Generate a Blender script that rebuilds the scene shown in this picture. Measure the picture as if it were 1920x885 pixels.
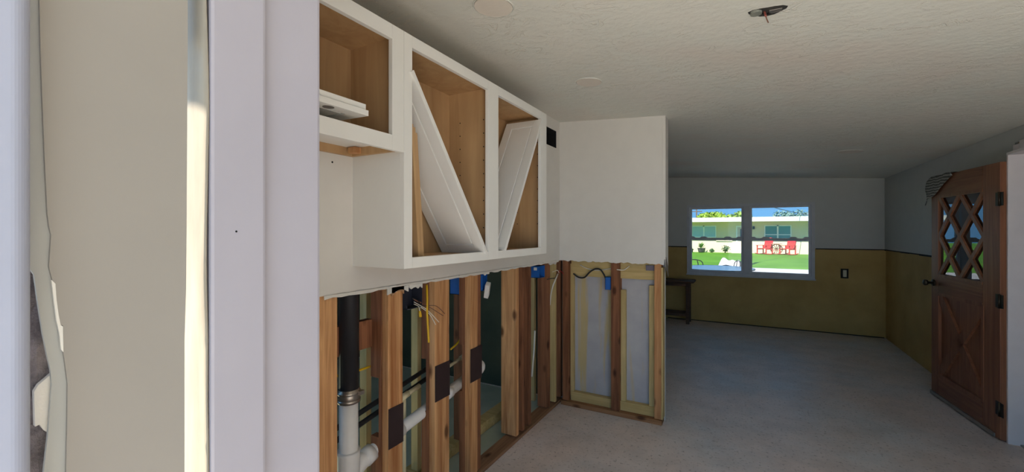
import bpy, bmesh, math, random
from mathutils import Vector, Matrix, noise
random.seed(7)
for o in list(bpy.data.objects): bpy.data.objects.remove(o)
sc = bpy.context.scene
C = sc.collection
# ------------------------------------------------------------------ camera, sky, sun, exposure
# room axes: x to the right, y towards the street, z up; the camera stands in the rear doorway
F, CX, HY, EYE = 790.0, 960.0, 434.0, 1.5
TH = math.atan(440 / F)
cam = bpy.data.cameras.new('camera'); cam_o = bpy.data.objects.new('camera', cam); C.objects.link(cam_o)
cam.sensor_fit = 'HORIZONTAL'; cam.sensor_width = 36.0; cam.lens = 36.0 * F / 1920
cam.shift_y = -(442.5 - HY) / 1920
cam.clip_start = 0.02; cam.clip_end = 400
cam_o.location = (0, 0, EYE); cam_o.rotation_euler = (math.pi / 2, 0, TH)
sc.camera = cam_o
SUN_DIR = Vector((0.10, 0.60, -0.78)).normalized()
world = bpy.data.worlds.new('world'); sc.world = world; world.use_nodes = True
wn = world.node_tree; wn.nodes.clear()
sky = wn.nodes.new('ShaderNodeTexSky'); sky.sky_type = 'NISHITA'; sky.sun_disc = False
sky.sun_elevation = math.asin(-SUN_DIR.z); sky.sun_rotation = math.radians(190); sky.air_density = 1.0; sky.dust_density = 0.3; sky.ozone_density = 2.0
bg = wn.nodes.new('ShaderNodeBackground'); bg.inputs[1].default_value = 0.42
wo = wn.nodes.new('ShaderNodeOutputWorld')
mxw = wn.nodes.new('ShaderNodeMix'); mxw.data_type = 'RGBA'; mxw.inputs[0].default_value = 0.95; mxw.inputs[7].default_value = (0.42, 1.62, 3.2, 1)
wn.links.new(sky.outputs[0], mxw.inputs[6]); wn.links.new(mxw.outputs[2], bg.inputs[0]); wn.links.new(bg.outputs[0], wo.inputs[0])
sun = bpy.data.lights.new('sun', 'SUN'); sun.energy = 11.0; sun.angle = 0.009; sun.color = (1.0, 0.93, 0.83)
sun_o = bpy.data.objects.new('sun', sun); C.objects.link(sun_o)
sun_o.rotation_euler = SUN_DIR.to_track_quat('-Z', 'Y').to_euler(); sun_o.location = (0, -10, 15)
vs = sc.view_settings
vs.view_transform = 'Standard'; vs.look = 'None'; vs.gamma = 1.0; vs.use_curve_mapping = False; vs.exposure = 0.50

# ------------------------------------------------------------------ measuring helpers (photo pixel -> point on a real plane)
def ray(px, py):
    x = (px - CX) / F
    return Vector((x * math.cos(TH) - math.sin(TH), x * math.sin(TH) + math.cos(TH), (HY - py) / F))
def onx(px, py, X): d = ray(px, py); t = X / d.x; return Vector((X, d.y * t, EYE + d.z * t))
def ony(px, py, Y): d = ray(px, py); t = Y / d.y; return Vector((d.x * t, Y, EYE + d.z * t))
def onz(px, py, Z): d = ray(px, py); t = (Z - EYE) / d.z; return Vector((d.x * t, d.y * t, Z))

# ------------------------------------------------------------------ materials
MATS = {}
def srgb(r, g, b):
    f = lambda c: (c / 255 / 12.92) if c / 255 <= 0.04045 else ((c / 255 + 0.055) / 1.055) ** 2.4
    return (f(r), f(g), f(b), 1)
class NT:
    def __init__(s, name):
        s.m = bpy.data.materials.new(name); s.m.use_nodes = True; s.t = s.m.node_tree; s.t.nodes.clear()
        s.out = s.n('ShaderNodeOutputMaterial'); s.b = s.n('ShaderNodeBsdfPrincipled'); s.l(s.b.outputs[0], s.out.inputs[0])
    def n(s, t, **k):
        q = s.t.nodes.new(t)
        for a, v in k.items(): setattr(q, a, v)
        return q
    def l(s, a, b): s.t.links.new(a, b)
    def coord(s, scale=(1, 1, 1), kind='Object', rnd=False):
        tc = s.n('ShaderNodeTexCoord'); mp = s.n('ShaderNodeMapping'); mp.inputs['Scale'].default_value = scale
        s.l(tc.outputs[kind], mp.inputs[0])
        if rnd:
            oi = s.n('ShaderNodeObjectInfo'); mu = s.n('ShaderNodeVectorMath', operation='SCALE'); cb = s.n('ShaderNodeCombineXYZ')
            for i in range(3): s.l(oi.outputs['Random'], cb.inputs[i])
            s.l(cb.outputs[0], mu.inputs[0]); mu.inputs['Scale'].default_value = 37.0
            s.l(mu.outputs[0], mp.inputs['Location'])
        return mp.outputs[0]
    def noise(s, vec, scale, detail=4, rough=0.55, dist=0.0):
        q = s.n('ShaderNodeTexNoise'); q.inputs['Scale'].default_value = scale; q.inputs['Detail'].default_value = detail
        q.inputs['Roughness'].default_value = rough; q.inputs['Distortion'].default_value = dist; s.l(vec, q.inputs['Vector']); return q.outputs['Fac']
    def ramp(s, fac, stops):
        q = s.n('ShaderNodeValToRGB'); e = q.color_ramp.elements
        while len(e) > 1: e.remove(e[-1])
        e[0].position = stops[0][0]; e[0].color = stops[0][1]
        for p, c in stops[1:]: x = e.new(p); x.color = c
        s.l(fac, q.inputs[0]); return q.outputs[0]
    def mix(s, fac, a, b, mode='MIX'):
        q = s.n('ShaderNodeMix', data_type='RGBA', blend_type=mode)
        for sock, v in ((q.inputs[0], fac), (q.inputs[6], a), (q.inputs[7], b)):
            if hasattr(v, 'is_linked') or hasattr(v, 'links'): s.l(v, sock)
            else: sock.default_value = v
        return q.outputs[2]
    def bump(s, h, strength, dist=0.01):
        q = s.n('ShaderNodeBump'); q.inputs['Strength'].default_value = strength; q.inputs['Distance'].default_value = dist
        s.l(h, q.inputs['Height']); s.l(q.outputs[0], s.b.inputs['Normal'])
    def base(s, c):
        if hasattr(c, 'links'): s.l(c, s.b.inputs['Base Color'])
        else: s.b.inputs['Base Color'].default_value = c
    def rough(s, r): s.b.inputs['Roughness'].default_value = r
def plain(name, c, rough=0.6, metal=0.0, var=0.06, scale=9, bump=0.0, spec=0.5, bscale=60):
    if name in MATS: return MATS[name]
    t = NT(name); v = t.coord(rnd=True); n = t.noise(v, scale, 3)
    lo = tuple(x * (1 - var) for x in c[:3]) + (1,); hi = tuple(min(1, x * (1 + var)) for x in c[:3]) + (1,)
    t.base(t.ramp(n, [(0.3, lo), (0.7, hi)])); t.rough(rough); t.b.inputs['Metallic'].default_value = metal
    t.b.inputs['Specular IOR Level'].default_value = spec
    if bump: t.bump(t.noise(v, bscale, 4), bump, 0.004)
    MATS[name] = t.m; return t.m
def wood(name, axis, dark, light, knots=True, scale=1.0, rough=0.7):
    if name in MATS: return MATS[name]
    t = NT(name)
    sc_ = [22 * scale] * 3; sc_[axis] = 1.1 * scale
    v = t.coord(tuple(sc_), rnd=True)
    n = t.noise(v, 1.0, 5, 0.6, 1.2)
    col = t.ramp(n, [(0.28, dark), (0.5, tuple((a + b) / 2 for a, b in zip(dark, light))), (0.72, light)])
    v3 = t.coord((1, 1, 1), rnd=True)
    big = t.noise(v3, 3.0, 3); col = t.mix(0.35, col, t.ramp(big, [(0.3, (0.62, 0.58, 0.54, 1)), (0.7, (1.1, 1.06, 1.02, 1))]), 'MULTIPLY')
    if knots:
        ks = [9.0] * 3; ks[axis] = 4.0
        vk = t.coord(tuple(ks), rnd=True); vo = t.n('ShaderNodeTexVoronoi'); vo.inputs['Scale'].default_value = 1.0; t.l(vk, vo.inputs['Vector'])
        k = t.ramp(vo.outputs['Distance'], [(0.09, (0.16, 0.10, 0.07, 1)), (0.2, (1, 1, 1, 1))])
        col = t.mix(0.85, col, k, 'MULTIPLY')
    t.base(col); t.rough(rough); t.bump(n, 0.25, 0.004); t.b.inputs['Specular IOR Level'].default_value = 0.25
    MATS[name] = t.m; return t.m
WHITE = plain('white_wall_paint', srgb(224, 219, 211), 0.55, var=0.02, bump=0.06, bscale=40)
CABW = plain('white_cabinet_paint', srgb(240, 237, 230), 0.4, var=0.015)
JAMB = plain('bluish_white_gloss', srgb(170, 166, 174), 0.28, var=0.02, bump=0.12, bscale=18)
PANELC = plain('grey_cream_wall_paint', srgb(154, 148, 139), 0.5, var=0.05, scale=3, bump=0.05, bscale=25)
BANDC = plain('pale_grey_filler', srgb(172, 172, 166), 0.7, var=0.05)
GREYLIV = plain('grey_living_paint', srgb(196, 197, 192), 0.6, var=0.02)
PLY = wood('maple_plywood_interior', 2, srgb(180, 142, 100), srgb(204, 168, 124), knots=False, scale=0.5, rough=0.5)
PINE = wood('pine_stud_wood', 2, srgb(160, 100, 56), srgb(236, 184, 130))
PINEX = wood('pine_plate_wood', 0, srgb(128, 86, 58), srgb(178, 132, 92))
PINEY = wood('pine_plate_wood_lengthwise', 1, srgb(120, 84, 62), srgb(170, 130, 98))
OLD = wood('old_dark_stud_wood', 2, srgb(102, 62, 42), srgb(166, 112, 78))
PALEW = wood('pale_yellow_wood', 2, srgb(190, 164, 108), srgb(222, 198, 144), knots=False)
PALEX = wood('pale_yellow_wood_crosswise', 0, srgb(184, 156, 96), srgb(220, 194, 138), knots=False)
DOORW = wood('brown_door_wood', 2, srgb(116, 74, 54), srgb(160, 110, 82), knots=False, scale=0.8, rough=0.45)
DOORX = wood('brown_door_wood_crosswise', 1, srgb(114, 72, 52), srgb(158, 108, 80), knots=False, scale=0.8, rough=0.45)
TABLEW = wood('dull_brown_table_wood', 0, srgb(84, 62, 50), srgb(112, 86, 70), knots=False)
BLACKP = plain('black_plastic', srgb(34, 34, 38), 0.45)
PVC = plain('grey_white_pvc', srgb(228, 224, 220), 0.4, var=0.04, scale=14)
CPVC = plain('cream_supply_pipe', srgb(220, 206, 168), 0.45)
STEEL = plain('steel_band', srgb(170, 160, 150), 0.35, metal=0.9)
NAILP = plain('dark_brown_steel_plate', srgb(58, 42, 42), 0.55, metal=0.3)
BLUE = plain('blue_box_plastic', srgb(28, 96, 176), 0.5)
YELLOW = plain('yellow_cable_sheath', srgb(226, 178, 30), 0.5)
WIREW = plain('white_wire', srgb(226, 220, 205), 0.5)
WIREB = plain('black_wire', srgb(28, 26, 26), 0.5)
WIRER = plain('red_wire', srgb(190, 50, 50), 0.5)
WIREBR = plain('brown_bare_wire', srgb(120, 78, 58), 0.5)
DARK = plain('dark_void', srgb(14, 14, 14), 0.9)
BRASS = plain('dark_aged_metal', srgb(70, 60, 50), 0.4, metal=0.8)
ALU = plain('window_frame_white', srgb(196, 198, 202), 0.5)
PAPER = plain('torn_brown_paper', srgb(176, 140, 104), 0.9)
GYP = plain('white_gypsum_core', srgb(228, 224, 214), 0.9, bump=0.4)
def make_ceiling_mat():
    t = NT('trowelled_ceiling'); v = t.coord((1, 1, 1))
    vs_ = t.coord((3.2, 7.5, 1))
    n1 = t.noise(vs_, 1.3, 6, 0.62, 1.6); ridge = t.ramp(n1, [(0.47, (0, 0, 0, 1)), (0.5, (1, 1, 1, 1)), (0.512, (0, 0, 0, 1))])
    n2 = t.noise(v, 3.0, 3); gate = t.ramp(n2, [(0.45, (0, 0, 0, 1)), (0.65, (1, 1, 1, 1))])
    r = t.mix(1.0, ridge, gate, 'MULTIPLY')
    big = t.noise(v, 1.1, 3)
    col = t.ramp(big, [(0.3, srgb(228, 218, 206)), (0.5, srgb(228, 227, 216)), (0.7, srgb(232, 227, 216))])
    t.base(t.mix(r, col, srgb(242, 236, 222))); t.rough(0.75)
    h = t.n('ShaderNodeMath', operation='MULTIPLY_ADD'); h.inputs[1].default_value = 1.6; t.l(r, h.inputs[0]); t.l(t.noise(v, 22, 5, 0.6), h.inputs[2])
    t.bump(h.outputs[0], 0.42, 0.012); return t.m
CEIL = make_ceiling_mat()
def make_floor_mat():
    t = NT('worn_terrazzo_slab'); v = t.coord((1, 1, 1))
    big = t.noise(v, 0.9, 5, 0.6); fine = t.noise(v, 46, 3, 0.6); mid = t.noise(v, 3.2, 7, 0.7)
    col = t.ramp(big, [(0.36, srgb(214, 212, 212)), (0.5, srgb(222, 210, 204)), (0.64, srgb(230, 212, 202))])
    col = t.mix(0.5, col, t.ramp(mid, [(0.32, (0.72, 0.70, 0.68, 1)), (0.58, (1.12, 1.12, 1.12, 1))]), 'MULTIPLY')
    sp = t.ramp(fine, [(0.33, (0.45, 0.42, 0.4, 1)), (0.42, (1, 1, 1, 1))])
    col = t.mix(0.7, col, sp, 'MULTIPLY')
    sc2 = t.noise(t.coord((2.2, 0.9, 1)), 2.2, 6, 0.7, 0.8)
    col = t.mix(t.ramp(sc2, [(0.62, (0, 0, 0, 1)), (0.72, (0.5, 0.5, 0.5, 1))]), col, srgb(214, 208, 200))
    t.base(col); t.rough(0.42); t.b.inputs['Specular IOR Level'].default_value = 0.4; t.bump(mid, 0.15, 0.003); return t.m
FLOOR = make_floor_mat()
def make_lower_mat(name, a, b):
    t = NT(name); v = t.coord((1, 1, 1)); n = t.noise(v, 2.2, 5, 0.6)
    t.base(t.ramp(n, [(0.3, a), (0.7, b)])); t.rough(0.8); t.bump(t.noise(v, 40, 3), 0.1, 0.003); return t.m
LOWER = make_lower_mat('yellow_brown_bare_wall', srgb(182, 150, 88), srgb(204, 172, 108))
SIDEFL = make_lower_mat('pale_green_slab', srgb(168, 180, 162), srgb(196, 204, 188))
SIDEW = make_lower_mat('dull_olive_wall', srgb(76, 80, 64), srgb(94, 96, 76))
def make_back_paper():
    t = NT('grey_paper_with_glue_streaks'); v = t.coord((1, 1, 1), 'Object'); vs_ = t.coord((13, 13, 0.9))
    n = t.noise(vs_, 1.0, 3, 0.5, 0.4)
    g = t.noise(v, 5, 3)
    base = t.ramp(g, [(0.3, srgb(178, 174, 178)), (0.7, srgb(196, 192, 190))])
    t.base(t.mix(t.ramp(n, [(0.54, (0, 0, 0, 1)), (0.64, (0.75, 0.75, 0.75, 1))]), base, srgb(206, 178, 106))); t.rough(0.85); return t.m
BACKPAPER = make_back_paper()
def glass_mat(name, tint, refl):
    t = NT(name); t.t.nodes.remove(t.b)
    tr = t.n('ShaderNodeBsdfTransparent'); tr.inputs[0].default_value = tint
    gl = t.n('ShaderNodeBsdfGlossy'); gl.inputs['Roughness'].default_value = 0.0; gl.inputs[0].default_value = (1, 1, 1, 1)
    fr = t.n('ShaderNodeFresnel'); fr.inputs[0].default_value = 1.5
    mu = t.n('ShaderNodeMath', operation='MULTIPLY'); mu.inputs[1].default_value = refl; mu.use_clamp = True
    mx = t.n('ShaderNodeMixShader'); t.l(fr.outputs[0], mu.inputs[0]); t.l(mu.outputs[0], mx.inputs[0])
    t.l(tr.outputs[0], mx.inputs[1]); t.l(gl.outputs[0], mx.inputs[2]); t.l(mx.outputs[0], t.out.inputs[0]); return t.m
WINGLASS = glass_mat('tinted_window_glass', (0.655, 0.66, 0.67, 1), 0.5)  # tint added to dim the view outdoors
DOORGLASS = glass_mat('clear_door_glass', (0.88, 0.9, 0.9, 1), 1.7)

# ------------------------------------------------------------------ mesh helpers
ORG = {}
def link(o, parent=None):
    C.objects.link(o)
    if parent is not None: o.parent = parent
    return o
def empty(name, loc=(0, 0, 0), parent=None, rz=0):
    o = bpy.data.objects.new(name, None); link(o, parent); o.location = loc; o.rotation_euler = (0, 0, rz)
    o.empty_display_size = 0.05; ORG[o.name] = Vector(loc) if parent is None else ORG[parent.name] + Vector(loc); return o
def tag(o, label=None, cat=None, group=None, kind=None):
    for k, v in (('label', label), ('category', cat), ('group', group), ('kind', kind)):
        if v: o[k] = v
    return o
def build(name, bm, mat, parent=None, local=False, smooth=False):
    """bmesh in world coordinates -> mesh object (verts moved into the parent's frame)"""
    off = Vector((0, 0, 0))
    if parent is not None and not local: off = ORG[parent.name]
    if off.length: bmesh.ops.translate(bm, verts=bm.verts, vec=-off)
    bmesh.ops.recalc_face_normals(bm, faces=bm.faces)
    me = bpy.data.meshes.new(name); bm.to_mesh(me); bm.free(); me.materials.append(mat)
    if smooth:
        for p in me.polygons: p.use_smooth = True
    o = bpy.data.objects.new(name, me); link(o, parent); ORG[o.name] = off.copy() if parent is not None else Vector((0, 0, 0)); return o
def addbox(bm, a, b, bevel=0.0, mtx=None):
    x0, x1 = sorted((a[0], b[0])); y0, y1 = sorted((a[1], b[1])); z0, z1 = sorted((a[2], b[2]))
    vs = [bm.verts.new(Vector(p) if mtx is None else mtx @ Vector(p)) for p in ((x0, y0, z0), (x1, y0, z0), (x1, y1, z0), (x0, y1, z0), (x0, y0, z1), (x1, y0, z1), (x1, y1, z1), (x0, y1, z1))]
    fs = [bm.faces.new([vs[i] for i in q]) for q in ((3, 2, 1, 0), (4, 5, 6, 7), (0, 1, 5, 4), (1, 2, 6, 5), (2, 3, 7, 6), (3, 0, 4, 7))]
    if bevel:
        es = {e for f in fs for e in f.edges}
        bmesh.ops.bevel(bm, geom=list(es), offset=bevel, segments=2, affect='EDGES', profile=0.6)
def box(name, a, b, mat, parent=None, bevel=0.0, local=False, mtx=None):
    bm = bmesh.new(); addbox(bm, a, b, bevel, mtx); return build(name, bm, mat, parent, local)
def addtube(bm, pts, r, n=8, cap=True):
    pts = [Vector(p) for p in pts]; rings = []; up = None
    rs = r if isinstance(r, (list, tuple)) else [r] * len(pts)
    for i, p in enumerate(pts):
        d = (pts[min(i + 1, len(pts) - 1)] - pts[max(i - 1, 0)]).normalized()
        if up is None: up = Vector((0, 0, 1)) if abs(d.z) < 0.9 else Vector((1, 0, 0))
        s = d.cross(up).normalized(); up = s.cross(d).normalized()
        rings.append([bm.verts.new(p + rs[i] * (math.cos(2 * math.pi * k / n) * s + math.sin(2 * math.pi * k / n) * up)) for k in range(n)])
    for i in range(len(rings) - 1):
        for k in range(n): bm.faces.new((rings[i][k], rings[i][(k + 1) % n], rings[i + 1][(k + 1) % n], rings[i + 1][k]))
    if cap: bm.faces.new(rings[0][::-1]); bm.faces.new(rings[-1])
def tube(name, pts, r, mat, parent=None, n=8, local=False):
    bm = bmesh.new(); addtube(bm, pts, r, n); return build(name, bm, mat, parent, local, smooth=True)
def curve_pts(ctrl, n=10):
    """Catmull-Rom through control points"""
    P = [Vector(c) for c in ctrl]; P = [2 * P[0] - P[1]] + P + [2 * P[-1] - P[-2]]; out = []
    for i in range(1, len(P) - 2):
        for k in range(n):
            t = k / n; a, b, c, d = P[i - 1:i + 3]
            out.append(0.5 * ((2 * b) + (c - a) * t + (2 * a - 5 * b + 4 * c - d) * t * t + (3 * b - a - 3 * c + d) * t ** 3))
    out.append(P[-2]); return out
def prism(bm, poly, off):
    """extrude a planar polygon (list of points) by vector off; concave polygons are triangulated"""
    off = Vector(off); a = [bm.verts.new(Vector(p)) for p in poly]; b = [bm.verts.new(Vector(p) + off) for p in poly]; n = len(a)
    f1 = bm.faces.new(a); f2 = bm.faces.new(b[::-1])
    for i in range(n): bm.faces.new((a[i], b[i], b[(i + 1) % n], a[(i + 1) % n]))
    f1.normal_update(); f2.normal_update(); bmesh.ops.triangulate(bm, faces=[f1, f2])
def sheet(bm, rows, thick):
    """grid of points -> thin solid sheet"""
    V = [[bm.verts.new(p) for p in r] for r in rows]
    fs = [bm.faces.new((V[i][j], V[i][j + 1], V[i + 1][j + 1], V[i + 1][j])) for i in range(len(V) - 1) for j in range(len(V[0]) - 1)]
    bmesh.ops.recalc_face_normals(bm, faces=fs); bmesh.ops.solidify(bm, geom=fs, thickness=thick)
def copy_tree(o, parent=None):
    c = o.copy(); link(c, parent); ORG[c.name] = ORG[o.name]
    for ch in o.children: copy_tree(ch, c)
    return c
def struct(o, label=None): return tag(o, label, kind='structure')

# ------------------------------------------------------------------ the room shell
XW = -1.42          # kitchen face of the left wall
YP = 3.40           # kitchen face of the partition
XR, YF = 1.69, 7.70 # right wall, far wall
CUT = 1.245
def zc(x): return 2.44 - 0.065 * (x + 1.3)
fl = empty('floor'); struct(fl, 'worn speckled grey terrazzo slab of kitchen and living room')
box('slab', (XW - 0.10, 0.05, -0.15), (1.84, YF + 0.12, 0.0), FLOOR, fl)
box('slab', (-4.2, 3.5, -0.15), (XW - 0.10, YF + 0.12, 0.0), FLOOR, fl)
box('side_room_slab', (-4.2, 0.2, -0.15), (XW - 0.10, 3.5, -0.004), SIDEFL, fl)
ce = empty('ceiling'); struct(ce, 'pale trowel-textured ceiling over kitchen and living room')
bm = bmesh.new()
prism(bm, [(-4.2, 0.2, zc(-4.2)), (1.84, 0.2, zc(1.84)), (1.84, 0.2, zc(1.84) + 0.2), (-4.2, 0.2, zc(-4.2) + 0.2)], (0, YF + 0.3 - 0.2, 0))
build('ceiling_slab', bm, CEIL, ce)
# plastered-over light holes in the ceiling
PATCH = plain('patch_plaster', srgb(230, 220, 206), 0.8, var=0.03, bump=0.15)
for cx_, cy_, r in ((-0.90, 1.46, 0.078), (-0.84, 2.47, 0.075), (0.90, 5.31, 0.10)):
    bm = bmesh.new(); n = 28; z = zc(cx_)
    ring0 = [Vector((cx_ + r * math.cos(2 * math.pi * k / n), cy_ + r * math.sin(2 * math.pi * k / n), 0)) for k in range(n)]
    for v in ring0: v.z = zc(v.x) - 0.004
    prism(bm, ring0, (0, 0, 0.01)); build('patch_disc', bm, PATCH, ce)
    ringp = [Vector((cx_ + (r + 0.004) * math.cos(2 * math.pi * k / n), cy_ + (r + 0.004) * math.sin(2 * math.pi * k / n), 0)) for k in range(n + 1)]
    for v in ringp: v.z = zc(v.x)
    bm = bmesh.new(); addtube(bm, ringp, 0.0035, 5, False); build('patch_ridge', bm, CEIL, ce, smooth=True)

def jag(u0, u1, step, z, amp, rnd):
    out = []; u = u0
    while u < u1: out.append((u, z + rnd.uniform(-amp, amp))); u += step * rnd.uniform(0.6, 1.4)
    out.append((u1, z + rnd.uniform(-amp, amp))); return out

# --- left kitchen wall: drywall above, bare studs below
wl = empty('wall_left', (XW, 0.26, 0)); struct(wl, 'kitchen wall with white drywall above and bare studs below')
rnd = random.Random(3)
poly = [(XW, y, z) for y, z in jag(0.262, YP, 0.03, CUT + 0.003, 0.005, rnd)]
vy0, vz0, vy1, vz1 = 3.11, 2.21, 3.33, 2.355
bm = bmesh.new()
prism(bm, [p for p in poly if p[1] < vy0] + [(XW, vy0, CUT), (XW, vy0, 2.46), (XW, 0.262, 2.46)], (-0.013, 0, 0))
prism(bm, [(XW, vy0, CUT)] + [p for p in poly if p[1] > vy0] + [(XW, YP, vz0), (XW, vy0, vz0)], (-0.013, 0, 0))
addbox(bm, (XW - 0.013, vy0, vz1), (XW, YP, 2.46)); addbox(bm, (XW - 0.013, vy1, vz0), (XW, YP, vz1))
build('drywall', bm, WHITE, wl)
bm = bmesh.new(); rows = []
for i in range(60):
    y = 1.06 + i * (3.36 - 1.06) / 59; rows.append([Vector((XW + 0.0035, y, CUT + 0.006 + rnd.uniform(-0.001, 0.001))), Vector((XW + 0.0045 + rnd.uniform(0, .004), y, CUT - 0.001 - rnd.uniform(0, 0.008)))])
sheet(bm, rows, 0.0015); build('torn_paper_edge', bm, GYP, wl)
for y0, y1, dz, mt in ((1.395, 1.53, 0.035, GYP), (1.42, 1.50, 0.045, PAPER), (1.535, 1.63, 0.03, GYP), (3.18, 3.34, 0.03, GYP), (2.20, 2.26, 0.02, GYP)):
    bm = bmesh.new(); pts = [(XW - 0.002, y0, CUT + 0.006), (XW - 0.002, y1, CUT + 0.006)] + [(XW - 0.002, y, CUT - dz * rnd.uniform(0.4, 1)) for y in [y1 - (y1 - y0) * k / 6 for k in range(7)]]
    prism(bm, pts, (-0.006, 0, 0)); build('torn_paper', bm, mt, wl)
SX0, SX1 = XW - 0.013, XW - 0.051      # flat studs: front and back planes
def stud(y0, y1, x0, x1, mat, z0=0.038, z1=2.40, name='stud', par=wl): return box(name, (x0, y0, z0), (x1, y1, z1), mat, par, 0.003)
flats = ((1.04, 1.135), (1.408, 1.502), (1.738, 1.862), (2.062, 2.142))
stud(2.143, 2.185, SX0 - 0.005, SX1, OLD)
for i, (a, b) in enumerate(flats):
    s = stud(a, b, SX0, SX1, PINE)
    # upright behind, notched for the pipes
    yb = a - 0.004 if i else a + 0.03; dn = (0.05, 0.07, 0.05, 0.04)[i]
    bm = bmesh.new()
    addbox(bm, (SX1, yb, 0.82), (SX1 - dn, yb + 0.038, 2.40), 0.003); addbox(bm, (SX1, yb, 0.038), (SX1 - dn, yb + 0.038, 0.545), 0.003); addbox(bm, (SX1, yb, 0.545), (SX1 - 0.018, yb + 0.038, 0.82))
    build('notched_stud', bm, OLD, wl)
    if i: 
        w = b - a
        z0, z1 = ((0.50, 0.685), (0.60, 0.79), (0.60, 0.80))[i - 1]; b = b + (0.042 if i == 3 else 0)
        box('nail_plate', (SX0 + 0.0005, a + 0.001, z0), (SX0 + 0.0035, b + 0.001, z1), NAILP, s)
for y, m, d in ((2.635, PINE, 0.125), (2.73, OLD, 0.10), (2.835, OLD, 0.10), (3.19, OLD, 0.10), (3.452, OLD, 0.10)):
    stud(y, y + 0.038, SX0, SX0 - d, m, z1=2.18 if y == 3.19 else 2.40)
stud(3.33, 3.362, SX0, SX0 - 0.06, PALEW); stud(3.262, 3.30, SX0 - 0.165, SX0 - 0.20, PALEW, z1=2.18)
for k, (y0, y1, z0, z1) in enumerate(((1.135, 1.41, 0.96, 1.09),)): box('blocking', (SX1 - 0.10, y0, z0), (SX1 - 0.062, y1, z1), OLD, wl, 0.003)
box('bottom_plate', (SX0 - 0.10, 0.41, 0.0), (SX0 + 0.004, 3.49, 0.024), PINEY, wl, 0.002)
# rear framing of the same wet wall
XB = XW - 0.29
for y, m in ((0.85, PALEW), (1.53, PALEW), (1.915, PALEW), (3.45, PALEW)):
    stud(y, y + 0.034, XB, XB - 0.05, m, name='rear_stud')
box('rear_plate', (XB, 0.41, 0.0), (XB - 0.09, 3.49, 0.075), PALEX, wl, 0.003)
# side-room skin behind the framing: drywall high up, left off below
box('rear_drywall', (XB - 0.085, 0.41, 1.25), (XB - 0.098, 3.49, 2.60), SIDEW, wl)
bm = bmesh.new(); addbox(bm, (XW - 0.22, vy0 + .001, vz0 + .001), (XW - 0.20, vy1 - .001, vz1 - .001))
for a, b in (((XW - 0.20, vy0, vz0), (XW - 0.002, vy0 + 0.002, vz1)), ((XW - 0.20, vy1 - 0.002, vz0), (XW - 0.002, vy1, vz1)), ((XW - 0.20, vy0, vz0), (XW - 0.002, vy1, vz0 + 0.002)), ((XW - 0.20, vy0, vz1 - 0.002), (XW - 0.002, vy1, vz1))): addbox(bm, a, b)
o = build('vent_duct', bm, DARK); tag(o, 'square black duct opening high in white wall beside cabinets', 'vent')

# --- partition at the end of the kitchen
XE = -0.556
wp = empty('wall_partition', (-1.0, YP, 0)); struct(wp, 'white half-stripped partition between kitchen and living room')
rnd = random.Random(5)
poly = [(x, YP, z) for x, z in jag(XW, XE, 0.02, CUT + 0.002, 0.006, rnd)]
bm = bmesh.new(); prism(bm, poly + [(XE, YP, 2.45), (XW, YP, 2.45)], (0, 0.013, 0)); build('drywall', bm, WHITE, wp)
bm = bmesh.new(); prism(bm, [(XE, YP, CUT + 0.04), (XE, YP + 0.125, CUT - 0.06), (XE, YP + 0.125, 2.42), (XE, YP, 2.42)], (0.012, 0, 0)); build('end_return', bm, WHITE, wp)
box('corner_bead', (XE - 0.012, YP - 0.002, CUT + 0.04), (XE + 0.0125, YP + 0.004, 2.40), WHITE, wp, 0.0015)
bm = bmesh.new(); prism(bm, [(XE + 0.012, YP + 0.0, CUT + 0.06), (XE + 0.012, YP + 0.10, CUT - 0.02), (XE + 0.012, YP + 0.11, CUT - 0.10), (XE + 0.012, YP + 0.02, CUT - 0.02)], (0.004, 0, 0)); build('torn_edge', bm, plain('grey_torn_plaster', srgb(120, 112, 104), 0.9, bump=0.5), wp)
YS0, YS1 = YP + 0.013, YP + 0.102
def pstud(x0, x1, m, y0=YS0, y1=YS1, z0=0.04, z1=2.38, n='stud'): return box(n, (x0, y0, z0), (x1, y1, z1), m, wp, 0.003)
pstud(-1.40, -1.345, OLD); pstud(-0.972, -0.905, OLD, z0=0.036); pstud(-0.63, -0.578, PINE)
pstud(-0.578, -0.566, PALEW, z1=1.22, n='edge_strip')
pstud(-1.345, -1.315, PALEW, YS0 + 0.05, YS1, n='furring', z1=1.22); pstud(-0.905, -0.865, PALEW, YS0 + 0.05, YS1, z1=1.02, n='furring'); pstud(-0.68, -0.63, PALEW, YS0 + 0.05, YS1, z1=1.07, n='furring')
box('bottom_plate', (-1.41, YS0 - 0.012, 0), (-0.572, YS1, 0.036), PINEX, wp, 0.003)
for x0, x1 in ((-1.315, -0.972), (-0.905, -0.63)):
    box('sill_block', (x0 - 0.02, YS0 + 0.035, 0.036), (x1, YS1, 0.11), PALEX, wp, 0.003)
    box('head_block', (x0 - 0.02, YS0 + 0.045, 1.115), (x1, YS1, 1.26), PALEX, wp, 0.003)
    box('back_paper', (x0 - 0.03, YS1 + 0.001, 0.0), (x1 + 0.05, YS1 + 0.012, 1.30), BACKPAPER, wp)
box('living_drywall', (XW - 0.2, YS1 + 0.012, 0.0), (XE - 0.008, YS1 + 0.026, 2.45), GREYLIV, wp)
box('metal_strap', (-0.70, YS0 + 0.03, 1.19), (-0.635, YS0 + 0.036, 1.232), plain('grey_galvanised_strap', srgb(120, 110, 118), 0.5, metal=0.5), wp)

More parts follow.
